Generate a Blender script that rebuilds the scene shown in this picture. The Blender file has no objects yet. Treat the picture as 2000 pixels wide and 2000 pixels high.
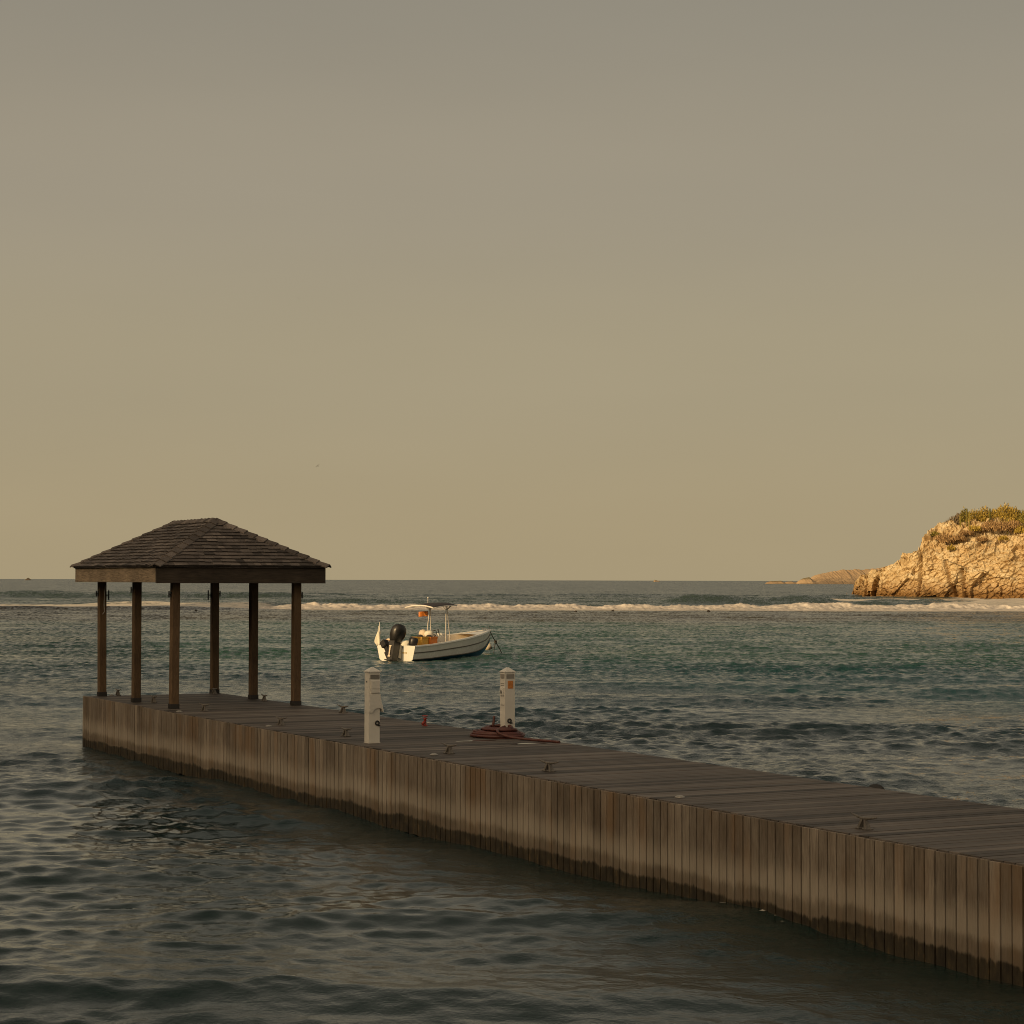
import bpy, math, random
import numpy as np
from math import pi, sin, cos, tan, radians, sqrt, atan, atan2
from mathutils import Vector, Matrix

random.seed(11)
rng = np.random.default_rng(11)
S = bpy.context.scene
COL = S.collection

# ------------------------------------------------------------------ camera
FPX, CAMH = 4100.0, 3.43
PITCH, ROLL = atan(133.1 / FPX), radians(0.155)
cam = bpy.data.cameras.new("camera")
cam.sensor_width = 36.0
cam.lens = FPX / 2000 * 36.0
cam.clip_start = 0.5
cam.clip_end = 90000.0
co = bpy.data.objects.new("camera", cam)
COL.objects.link(co)
co.matrix_world = Matrix.Translation((0, 0, CAMH)) @ Matrix.Rotation(pi / 2 + PITCH, 4, 'X') @ Matrix.Rotation(ROLL, 4, 'Z')
S.camera = co

# ------------------------------------------------------------------ world, sun, exposure
SUN_EL, SUN_AZ = radians(14.0), radians(225.0)          # azimuth clockwise from +Y
sdir = Vector((sin(SUN_AZ) * cos(SUN_EL), cos(SUN_AZ) * cos(SUN_EL), sin(SUN_EL)))
world = bpy.data.worlds.new("World")
S.world = world
world.use_nodes = True
nt = world.node_tree
nt.nodes.clear()
def wn(t): return nt.nodes.new(t)
out = wn('ShaderNodeOutputWorld'); bg = wn('ShaderNodeBackground')
sky = wn('ShaderNodeTexSky'); sky.sky_type = 'NISHITA'; sky.sun_disc = False
sky.sun_elevation = SUN_EL; sky.sun_rotation = SUN_AZ
sky.air_density = 1.0; sky.dust_density = 3.0; sky.ozone_density = 1.0
tc = wn('ShaderNodeTexCoord'); sep = wn('ShaderNodeSeparateXYZ')
nt.links.new(tc.outputs['Generated'], sep.inputs[0])
ramp = wn('ShaderNodeValToRGB')
ramp.color_ramp.interpolation = 'EASE'
els = ramp.color_ramp.elements
def lin(r, g, b):
    f = lambda c: (c / 255 / 12.92) if c / 255 <= .04045 else ((c / 255 + .055) / 1.055) ** 2.4
    return (f(r), f(g), f(b), 1)
els[0].position = 0.0; els[0].color = lin(176, 160, 127)
els[1].position = 1.0; els[1].color = lin(104, 102, 97)
for p, c in ((0.10, lin(168, 155, 129)), (0.19, lin(161, 150, 131)), (0.28, lin(149, 141, 126)), (0.5, lin(124, 119, 108))):
    e = els.new(p); e.color = c
nt.links.new(sep.outputs['Z'], ramp.inputs[0])
# the evening glow round the low sun, behind the camera to the left
dot = wn('ShaderNodeVectorMath'); dot.operation = 'DOT_PRODUCT'
dot.inputs[1].default_value = sdir
nt.links.new(tc.outputs['Generated'], dot.inputs[0])
mr = wn('ShaderNodeMapRange'); mr.inputs[1].default_value = -0.2; mr.inputs[2].default_value = 1.0
mr.inputs[3].default_value = 0.0; mr.inputs[4].default_value = 1.0
nt.links.new(dot.outputs['Value'], mr.inputs[0])
pw = wn('ShaderNodeMath'); pw.operation = 'POWER'; pw.inputs[1].default_value = 4.0
nt.links.new(mr.outputs[0], pw.inputs[0])
hz_m = wn('ShaderNodeMapping'); hz_m.inputs['Scale'].default_value = (2.2, 2.2, 9.0)
nt.links.new(tc.outputs['Generated'], hz_m.inputs[0])
hz = wn('ShaderNodeTexNoise'); hz.inputs['Scale'].default_value = 1.6; hz.inputs['Detail'].default_value = 4; hz.inputs['Roughness'].default_value = .5
nt.links.new(hz_m.outputs[0], hz.inputs['Vector'])
hz_r = wn('ShaderNodeMapRange'); hz_r.inputs[1].default_value = .3; hz_r.inputs[2].default_value = .7; hz_r.inputs[3].default_value = .975; hz_r.inputs[4].default_value = 1.025
nt.links.new(hz.outputs['Fac'], hz_r.inputs[0])
hz_x = wn('ShaderNodeMix'); hz_x.data_type = 'RGBA'; hz_x.blend_type = 'MULTIPLY'; hz_x.inputs[0].default_value = 1.0
nt.links.new(ramp.outputs[0], hz_x.inputs[6]); nt.links.new(hz_r.outputs[0], hz_x.inputs[7])
glow = wn('ShaderNodeMix'); glow.data_type = 'RGBA'; glow.blend_type = 'ADD'; glow.clamp_result = False
glow.inputs[7].default_value = (2.2, 1.62, 0.96, 1)
nt.links.new(pw.outputs[0], glow.inputs[0]); nt.links.new(hz_x.outputs[2], glow.inputs[6])
# the physical sky, warmed, blended in
tint = wn('ShaderNodeMix'); tint.data_type = 'RGBA'; tint.blend_type = 'MULTIPLY'; tint.inputs[0].default_value = 1.0
tint.inputs[7].default_value = (1.0, 0.82, 0.55, 1)
nt.links.new(sky.outputs[0], tint.inputs[6])
mixs = wn('ShaderNodeMix'); mixs.data_type = 'RGBA'; mixs.inputs[0].default_value = 0.12
sc_ = wn('ShaderNodeMix'); sc_.data_type = 'RGBA'; sc_.blend_type = 'MULTIPLY'; sc_.inputs[0].default_value = 1.0
SKYK = 0.10
sc_.inputs[7].default_value = (1 / SKYK,) * 3 + (1,); sc_.clamp_result = False
nt.links.new(glow.outputs[2], sc_.inputs[6])
nt.links.new(sc_.outputs[2], mixs.inputs[6]); nt.links.new(tint.outputs[2], mixs.inputs[7])
nt.links.new(mixs.outputs[2], bg.inputs[0]); bg.inputs[1].default_value = SKYK
nt.links.new(bg.outputs[0], out.inputs[0])

sl = bpy.data.lights.new("sun", 'SUN'); sl.energy = 3.3; sl.angle = radians(0.5); sl.color = (1.0, 0.70, 0.36)
so = bpy.data.objects.new("sun", sl); COL.objects.link(so)
so.location = (-60, -60, 60)
so.rotation_euler = sdir.to_track_quat('Z', 'Y').to_euler()
S.view_settings.view_transform = 'Standard'; S.view_settings.look = 'None'
S.view_settings.exposure = 0.0; S.view_settings.gamma = 1.0
S.cycles.use_denoising = True; S.cycles.denoiser = 'OPENIMAGEDENOISE'; S.cycles.denoising_input_passes = 'RGB_ALBEDO_NORMAL'; S.cycles.denoising_prefilter = 'ACCURATE'
world.cycles.sampling_method = 'MANUAL'; world.cycles.sample_map_resolution = 512
S.cycles.max_bounces = 8
S.cycles.pixel_filter_type = 'BLACKMAN_HARRIS'; S.cycles.filter_width = 1.0

# ------------------------------------------------------------------ helpers
def tag(o, label=None, cat=None, group=None, kind=None):
    if label: o['label'] = label
    if cat: o['category'] = cat
    if group: o['group'] = group
    if kind: o['kind'] = kind
    return o

def empty(name, loc, rz=0.0, label=None, cat=None, group=None):
    o = bpy.data.objects.new(name, None); COL.objects.link(o)
    o.empty_display_size = 0.2
    o.location = loc; o.rotation_euler = (0, 0, rz)
    return tag(o, label, cat, group)

def copy_tree(o, parent=None):
    c = o.copy(); COL.objects.link(c); c.parent = parent
    for ch in [k for k in bpy.data.objects if k.parent == o]:
        copy_tree(ch, c)
    return c

class MB:
    """collects polygons, each with a tone value, and links them as one mesh object"""
    def __init__(s): s.v = []; s.f = []; s.t = []; s.m = []; s.sm = []
    def add(s, vs, fs, tone=0.5, mi=0, smooth=False):
        b = len(s.v); s.v.extend([tuple(p) for p in vs])
        for f in fs:
            s.f.append([b + i for i in f]); s.t.append(tone); s.m.append(mi); s.sm.append(smooth)
    def box(s, x0, x1, y0, y1, z0, z1, tone=0.5, mi=0, M=None, bev=0.0):
        if bev > 0:
            b = bev
            vs = []
            for z, i in ((z0, b), (z0 + b, 0), (z1 - b, 0), (z1, b)):
                vs += [(x0 + i, y0 + b if 0 else y0 + i, z), (x1 - i, y0 + i, z), (x1 - i, y1 - i, z), (x0 + i, y1 - i, z)]
            fs = [(3, 2, 1, 0), (12, 13, 14, 15)]
            for k in range(3):
                for j in range(4):
                    a, c = 4 * k + j, 4 * k + (j + 1) % 4
                    fs.append((a, c, c + 4, a + 4))
        else:
            vs = [(x0, y0, z0), (x1, y0, z0), (x1, y1, z0), (x0, y1, z0), (x0, y0, z1), (x1, y0, z1), (x1, y1, z1), (x0, y1, z1)]
            fs = [(3, 2, 1, 0), (4, 5, 6, 7), (0, 1, 5, 4), (1, 2, 6, 5), (2, 3, 7, 6), (3, 0, 4, 7)]
        if M is not None: vs = [M @ Vector(p) for p in vs]
        s.add(vs, fs, tone, mi)
    def tube(s, path, r, n=8, tone=0.5, mi=0, cap=True, smooth=True):
        P = [Vector(p) for p in path]; rs = r if hasattr(r, '__len__') else [r] * len(P)
        vs = []; fs = []
        up = Vector((0, 0, 1)); prev = None
        for i, p in enumerate(P):
            t = (P[min(i + 1, len(P) - 1)] - P[max(i - 1, 0)]).normalized()
            if prev is None:
                a = t.cross(up)
                if a.length < .05: a = t.cross(Vector((1, 0, 0)))
            else:
                a = prev - t * prev.dot(t)
            a.normalize(); prev = a; b = t.cross(a)
            for k in range(n):
                q = 2 * pi * k / n
                vs.append(p + (a * cos(q) + b * sin(q)) * rs[i])
        for i in range(len(P) - 1):
            for k in range(n):
                k2 = (k + 1) % n
                fs.append((i * n + k, i * n + k2, (i + 1) * n + k2, (i + 1) * n + k))
        s.add(vs, fs, tone, mi, smooth)
        if cap:
            b = len(s.v) - len(vs)
            s.f.append([b + k for k in range(n)][::-1]); s.f.append([b + (len(P) - 1) * n + k for k in range(n)])
            s.t += [tone] * 2; s.m += [mi] * 2; s.sm += [False] * 2
    def lathe(s, prof, n=20, M=None, tone=0.5, mi=0, smooth=True):
        vs = []; fs = []
        for (r, z) in prof:
            for k in range(n):
                q = 2 * pi * k / n; vs.append(Vector((r * cos(q), r * sin(q), z)))
        for i in range(len(prof) - 1):
            for k in range(n):
                k2 = (k + 1) % n
                fs.append((i * n + k, i * n + k2, (i + 1) * n + k2, (i + 1) * n + k))
        if M is not None: vs = [M @ p for p in vs]
        s.add(vs, fs, tone, mi, smooth)
    def prism(s, poly, d0, d1, M=None, tone=0.5, mi=0):
        """poly in local x,z extruded along y from d0 to d1"""
        n = len(poly)
        vs = [Vector((x, d0, z)) for x, z in poly] + [Vector((x, d1, z)) for x, z in poly]
        fs = [tuple(range(n)), tuple(range(2 * n - 1, n - 1, -1))]
        for i in range(n):
            j = (i + 1) % n; fs.append((j, i, i + n, j + n))
        if M is not None: vs = [M @ p for p in vs]
        s.add(vs, fs, tone, mi)
    def ell(s, c, r, M=None, n=16, m=10, tone=.5, mi=0):
        vs = []; fs = []
        for i in range(m + 1):
            a = pi * i / m
            for k in range(n):
                q = 2 * pi * k / n
                p = Vector((r[0] * sin(a) * cos(q), r[1] * sin(a) * sin(q), r[2] * cos(a)))
                if M is not None: p = M @ p
                vs.append(p + Vector(c))
        for i in range(m):
            for k in range(n):
                k2 = (k + 1) % n
                fs.append((i * n + k2, i * n + k, (i + 1) * n + k, (i + 1) * n + k2))
        s.add(vs, fs, tone, mi, True)
    def build(s, name, mats, parent=None):
        me = bpy.data.meshes.new(name)
        me.from_pydata(s.v, [], s.f)
        for m in (mats if isinstance(mats, (list, tuple)) else [mats]): me.materials.append(m)
        me.polygons.foreach_set('material_index', s.m)
        me.polygons.foreach_set('use_smooth', s.sm)
        at = me.attributes.new('tone', 'FLOAT', 'FACE'); at.data.foreach_set('value', s.t)
        me.validate(); me.update()
        o = bpy.data.objects.new(name, me); COL.objects.link(o)
        if parent is not None: o.parent = parent
        return o

class NT:
    """small wrapper for building a material's nodes"""
    def __init__(s, name):
        s.mat = bpy.data.materials.new(name); s.mat.use_nodes = True
        s.t = s.mat.node_tree; s.t.nodes.clear()
        s.out = s.n('ShaderNodeOutputMaterial'); s.b = s.n('ShaderNodeBsdfPrincipled')
        s.l(s.b.outputs[0], s.out.inputs[0])
    def n(s, t, **k):
        x = s.t.nodes.new(t)
        for a, v in k.items(): setattr(x, a, v)
        return x
    def l(s, a, b): s.t.links.new(a, b)
    def coord(s, scale=(1, 1, 1), kind='Object', loc=(0, 0, 0)):
        c = s.n('ShaderNodeTexCoord'); m = s.n('ShaderNodeMapping'); m.inputs['Scale'].default_value = scale; m.inputs['Location'].default_value = loc
        s.l(c.outputs[kind], m.inputs[0]); return m.outputs[0]
    def noise(s, vec, scale, detail=4, rough=.55, dist=0):
        x = s.n('ShaderNodeTexNoise'); x.inputs['Scale'].default_value = scale; x.inputs['Detail'].default_value = detail
        x.inputs['Roughness'].default_value = rough; x.inputs['Distortion'].default_value = dist
        s.l(vec, x.inputs['Vector']); return x.outputs['Fac']
    def ramp(s, fac, stops, interp='LINEAR'):
        r = s.n('ShaderNodeValToRGB'); r.color_ramp.interpolation = interp
        e = r.color_ramp.elements
        e[0].position, e[0].color = stops[0][0], tuple(stops[0][1])[:3] + (1,)
        e[1].position, e[1].color = stops[-1][0], tuple(stops[-1][1])[:3] + (1,)
        for p, c in stops[1:-1]:
            k = e.new(p); k.color = tuple(c)[:3] + (1,)
        s.l(fac, r.inputs[0]); return r.outputs[0]
    def mapr(s, v, a, b, c=0., d=1., smooth=False):
        m = s.n('ShaderNodeMapRange'); m.interpolation_type = 'SMOOTHSTEP' if smooth else 'LINEAR'
        for i, q in enumerate((a, b, c, d)): m.inputs[i + 1].default_value = q
        s.l(v, m.inputs[0]); return m.outputs[0]
    def math(s, op, a, b=None):
        m = s.n('ShaderNodeMath', operation=op)
        for i, q in enumerate((a, b)):
            if q is None: continue
            if hasattr(q, 'links'): s.l(q, m.inputs[i])
            else: m.inputs[i].default_value = q
        return m.outputs[0]
    def mix(s, fac, a, b, mode='MIX'):
        m = s.n('ShaderNodeMix', data_type='RGBA', blend_type=mode)
        for i, q in ((0, fac), (6, a), (7, b)):
            if hasattr(q, 'links'): s.l(q, m.inputs[i])
            else: m.inputs[i].default_value = q if i == 0 else tuple(q)[:3] + (1,)
        return m.outputs[2]
    def attr(s, name, o='Fac'):
        a = s.n('ShaderNodeAttribute'); a.attribute_name = name; return a.outputs[o]
    def bump(s, h, strength=.4, dist=.01):
        b = s.n('ShaderNodeBump'); b.inputs['Strength'].default_value = strength; b.inputs['Distance'].default_value = dist
        s.l(h, b.inputs['Height']); s.l(b.outputs[0], s.b.inputs['Normal'])
    def base(s, c):
        if hasattr(c, 'links'): s.l(c, s.b.inputs['Base Color'])
        else: s.b.inputs['Base Color'].default_value = tuple(c)[:3] + (1,)
    def rough(s, r):
        if hasattr(r, 'links'): s.l(r, s.b.inputs['Roughness'])
        else: s.b.inputs['Roughness'].default_value = r

def mat_wood(name, dark, light, grain=(1, 14, 14), tone=.55, rough=.8, knots=True):
    m = NT(name)
    v = m.coord(grain)
    g = m.noise(v, 6, 6, .65, .6)
    big = m.noise(m.coord((.8, .8, .8)), 2.2, 3)
    c = m.ramp(g, [(.28, dark), (.72, light)])
    c = m.mix(1.0, c, m.ramp(big, [(.3, (.72, .70, .68)), (.7, (1.15, 1.12, 1.08))]), 'MULTIPLY')
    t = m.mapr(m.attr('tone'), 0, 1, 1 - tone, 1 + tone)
    cc = m.n('ShaderNodeCombineColor')
    for i in range(3): m.l(t, cc.inputs[i])
    c = m.mix(1.0, c, cc.outputs[0], 'MULTIPLY')
    m.base(c); m.rough(rough); m.bump(g, .5, .006)
    m.b.inputs['Specular IOR Level'].default_value = .3
    return m.mat

def mat_plain(name, col, rough=.5, metal=0., var=.15, scale=6, spec=.5, bump=0):
    m = NT(name)
    v = m.coord()
    f = m.noise(v, scale, 5, .6)
    c = m.mix(1.0, col, m.ramp(f, [(.3, (1 - var,) * 3), (.7, (1 + var,) * 3)]), 'MULTIPLY')
    m.base(c); m.rough(m.mapr(f, .3, .7, max(.02, rough - .08), min(1, rough + .08)))
    m.b.inputs['Metallic'].default_value = metal
    m.b.inputs['Specular IOR Level'].default_value = spec
    if bump: m.bump(f, bump, .01)
    return m.mat

# --- numpy noise used for modelling rock, foam and waves
def hash3(ix, iy, iz, k=0):
    h = (ix.astype(np.int64) * 374761393 + iy.astype(np.int64) * 668265263 + iz.astype(np.int64) * 2147483647 + k * 974634721) & 0xFFFFFFFF
    h = ((h ^ (h >> 13)) * 1274126177) & 0xFFFFFFFF
    h = ((h ^ (h >> 16)) * 2246822519) & 0xFFFFFFFF
    h = h ^ (h >> 15)
    return (h & 0xFFFFFF) / float(0xFFFFFF)
def vnoise(x, y, z, k=0):
    fx, fy, fz = np.floor(x), np.floor(y), np.floor(z)
    u, v, w = x - fx, y - fy, z - fz
    u, v, w = [t * t * (3 - 2 * t) for t in (u, v, w)]
    r = 0
    for dx in (0, 1):
        for dy in (0, 1):
            for dz in (0, 1):
                r = r + hash3(fx + dx, fy + dy, fz + dz, k) * (u if dx else 1 - u) * (v if dy else 1 - v) * (w if dz else 1 - w)
    return r * 2 - 1
def fbm(x, y, z, o=4, k=0):
    a, r, n = 1., 0., 0.
    for i in range(o):
        r = r + a * vnoise(x, y, z, k + i); n += a; a *= .5; x, y, z = x * 2.03, y * 2.03, z * 2.03
    return r / n
def worley(x, y, z, k=0):
    """distance to the nearest and second cell point and the nearest cell's random number"""
    fx, fy, fz = np.floor(x), np.floor(y), np.floor(z)
    d1 = np.full(np.shape(x), 9.); d2 = d1.copy(); cid = np.zeros(np.shape(x))
    for dx in (-1, 0, 1):
        for dy in (-1, 0, 1):
            for dz in (-1, 0, 1):
                a, b, c = fx + dx, fy + dy, fz + dz
                px, py, pz = a + hash3(a, b, c, k), b + hash3(a, b, c, k + 1), c + hash3(a, b, c, k + 2)
                d = np.sqrt((px - x) ** 2 + (py - y) ** 2 + (pz - z) ** 2)
                near = d < d1
                d2 = np.where(near, d1, np.minimum(d2, d)); cid = np.where(near, hash3(a, b, c, k + 3), cid); d1 = np.where(near, d, d1)
    return d1, d2, cid
def sstep(a, b, x):
    t = np.clip((x - a) / (b - a), 0, 1); return t * t * (3 - 2 * t)

def grid_mesh(name, X, Y, Z, mat, attrs=None, smooth=True, parent=None):
    nr, nc = X.shape
    co_ = np.stack([X, Y, Z], -1).reshape(-1, 3).astype(np.float32)
    i = np.arange(nr * nc).reshape(nr, nc)
    q = np.stack([i[:-1, :-1], i[:-1, 1:], i[1:, 1:], i[1:, :-1]], -1).reshape(-1, 4)
    me = bpy.data.meshes.new(name)
    me.vertices.add(len(co_)); me.vertices.foreach_set('co', co_.ravel())
    me.loops.add(q.size); me.loops.foreach_set('vertex_index', q.ravel().astype(np.int32))
    me.polygons.add(len(q)); me.polygons.foreach_set('loop_start', np.arange(0, q.size, 4, dtype=np.int32))
    me.polygons.foreach_set('use_smooth', np.full(len(q), smooth))
    for an, av in (attrs or {}).items():
        av = np.asarray(av)
        if av.ndim == 3:
            a = me.attributes.new(an, 'FLOAT_COLOR', 'POINT')
            a.data.foreach_set('color', np.concatenate([av, np.ones(av.shape[:2] + (1,))], -1).astype(np.float32).ravel())
        else:
            a = me.attributes.new(an, 'FLOAT', 'POINT'); a.data.foreach_set('value', av.astype(np.float32).ravel())
    me.materials.append(mat)
    me.update(); me.validate()
    o = bpy.data.objects.new(name, me); COL.objects.link(o)
    if parent is not None: o.parent = parent
    return o

# ------------------------------------------------------------------ the pier's own frame (s along towards its end, t across)
PO = Vector((-8.771, 43.062, 0)); PD = Vector((-.461, .887, 0)).normalized(); PN = Vector((PD.y, -PD.x, 0))
PHI = atan2(PN.y, PN.x); DECK = 1.03
def W(s, t, z=DECK): return PO + PD * s + PN * t + Vector((0, 0, z))

# ------------------------------------------------------------------ materials
M = {}
def mat_cladding():
    m = NT('weathered_cladding')
    v = m.coord((12, 12, 1.0))
    g = m.noise(v, 5, 6, .65, .5)
    c = m.ramp(g, [(.25, (.130, .107, .088)), (.75, (.278, .240, .202))])
    blot = m.noise(m.coord((1.4, 1.4, .8)), 1.0, 4, .6)
    c = m.mix(1.0, c, m.ramp(blot, [(.32, (.60, .54, .48)), (.62, (1.12, 1.10, 1.06))]), 'MULTIPLY')
    rust = m.noise(m.coord((2.2, 2.2, .5), loc=(7, 3, 0)), 1.0, 3, .6)
    c = m.mix(m.mapr(rust, .50, .70, 0, .6, True), c, (.20, .125, .068))
    t = m.mapr(m.attr('tone'), 0, 1, .74, 1.26)
    cc = m.n('ShaderNodeCombineColor')
    for i in range(3): m.l(t, cc.inputs[i])
    c = m.mix(1.0, c, cc.outputs[0], 'MULTIPLY')
    # tide marks: bleached salt band, weed-dark wet band with a ragged upper edge
    xyz = m.n('ShaderNodeSeparateXYZ'); m.l(m.coord(), xyz.inputs[0]); z = xyz.outputs[2]
    lo = m.noise(m.coord((.9, .9, .9)), 1.0, 3, .55)
    hi = m.noise(m.coord((9, 9, 4)), 1.5, 4, .65)
    wob = m.math('ADD', m.math('MULTIPLY', m.math('SUBTRACT', lo, .5), .22), m.math('MULTIPLY', m.math('SUBTRACT', hi, .5), .13))
    zz = m.math('ADD', z, wob)
    salt = m.math('MULTIPLY', m.mapr(zz, .28, .38, 0, 1, True), m.mapr(zz, .42, .68, 1, 0, True))
    c = m.mix(m.math('MULTIPLY', salt, .42), c, (.43, .38, .31))
    damp = m.mapr(zz, .22, .36, 1, 0, True)
    c = m.mix(m.math('MULTIPLY', damp, .5), c, (.12, .092, .062))
    weed = m.mapr(zz, .155, .195, 1, 0, True)
    c = m.mix(m.math('MULTIPLY', weed, .93), c, m.ramp(hi, [(.35, (.018, .015, .011)), (.6, (.045, .036, .022)), (.75, (.12, .080, .036))]))
    m.base(c); m.rough(m.mapr(weed, 0, 1, .82, .5))
    m.b.inputs['Specular IOR Level'].default_value = .25
    m.bump(g, .5, .006)
    return m.mat
M['clad'] = mat_cladding()
def mat_deck():
    m = NT('deck_boards')
    g = m.noise(m.coord((1.2, 22, 22)), 4, 6, .65, .5)
    c = m.ramp(g, [(.25, (.070, .059, .052)), (.75, (.165, .143, .126))])
    big = m.noise(m.coord((.5, .5, .5)), 1.6, 4, .6)
    c = m.mix(1.0, c, m.ramp(big, [(.3, (.72, .70, .70)), (.7, (1.18, 1.16, 1.14))]), 'MULTIPLY')
    t = m.mapr(m.attr('tone'), 0, 1, .42, 1.5)
    cc = m.n('ShaderNodeCombineColor')
    for i in range(3): m.l(t, cc.inputs[i])
    c = m.mix(1.0, c, cc.outputs[0], 'MULTIPLY')
    m.base(c); m.rough(m.mapr(g, .2, .8, .5, .75)); m.bump(g, .5, .004)
    m.b.inputs['Specular IOR Level'].default_value = .3
    return m.mat
M['deck'] = mat_deck()
M['beam'] = mat_wood('dark_timber', (.03, .025, .02), (.07, .055, .04))
M['post'] = mat_wood('post_timber', (.065, .040, .022), (.160, .105, .060), grain=(16, 16, 1.2), tone=.3)
M['fascia_pale'] = mat_wood('pale_fascia_timber', (.085, .062, .040), (.40, .315, .225), grain=(9, .9, 9), tone=.2)
M['fascia_dark'] = mat_wood('dark_fascia_timber', (.028, .022, .018), (.075, .058, .044), grain=(.9, 9, 9), tone=.2)
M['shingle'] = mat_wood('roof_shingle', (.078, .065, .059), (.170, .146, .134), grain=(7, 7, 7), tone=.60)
M['foot'] = mat_plain('galvanised_dark', (.035, .032, .03), .6, .4)
M['galv'] = mat_plain('galvanised_steel', (.36, .34, .31), .5, .35, .25, 30)
M['cleat'] = mat_plain('cleat_metal', (.17, .15, .13), .5, .4, .35, 40)
M['white'] = mat_plain('white_moulded_plastic', (.65, .62, .565), .45, 0, .06, 3)
M['grey'] = mat_plain('grey_louvre', (.26, .24, .215), .5, 0, .12, 8)
M['black'] = mat_plain('black_plastic', (.018, .017, .017), .4, 0, .2, 8)
M['rubber'] = mat_plain('black_rubber', (.02, .019, .018), .7, 0, .2, 8)
M['hose'] = mat_plain('red_rubber_hose', (.090, .026, .020), .5, 0, .25, 20)
M['red'] = mat_plain('red_paint', (.30, .035, .022), .5, 0, .2, 20)
M['orange'] = mat_plain('orange_plastic', (.70, .22, .035), .5, 0, .1, 6)
M['sticker'] = mat_plain('orange_notice', (.55, .20, .045), .5, 0, .25, 40)
M['amber'] = mat_plain('yellow_plastic', (.72, .40, .06), .5, 0, .15, 8)
M['gel'] = mat_plain('white_gelcoat', (.76, .74, .68), .25, 0, .05, 2)
M['blue'] = mat_plain('blue_antifouling', (.03, .16, .26), .5, 0, .2, 4)
M['strake'] = mat_plain('dark_rubbing_strake', (.10, .085, .065), .5, 0, .1, 4)
M['liner'] = mat_plain('cream_deck_liner', (.62, .52, .38), .6, 0, .12, 3)
M['tube'] = mat_plain('white_tube', (.74, .69, .62), .35, 0, .05, 3)
M['canvas'] = mat_plain('dark_canvas', (.034, .028, .033), .75, 0, .15, 5)
M['cloth'] = mat_plain('white_cloth', (.72, .68, .56), .85, 0, .1, 8)
M['cowl'] = mat_plain('dark_cowling', (.018, .016, .015), .38, 0, .15, 4)
M['gold'] = mat_plain('gold_paint', (.42, .30, .10), .5, 0, .2, 20)
M['rope'] = mat_plain('dark_rope', (.05, .042, .034), .9, 0, .3, 60)
M['buoy'] = mat_plain('cream_buoy', (.66, .55, .40), .5, 0, .2, 8)
M['bird'] = mat_plain('dark_feathers', (.035, .030, .026), .8, 0, .2, 30)
M['wet'] = mat_plain('standing_water', (.05, .045, .038), .03, 0, .05, 4)
M['lens'] = mat_plain('pale_lens', (.30, .28, .25), .4, 0, .2, 20)

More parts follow.
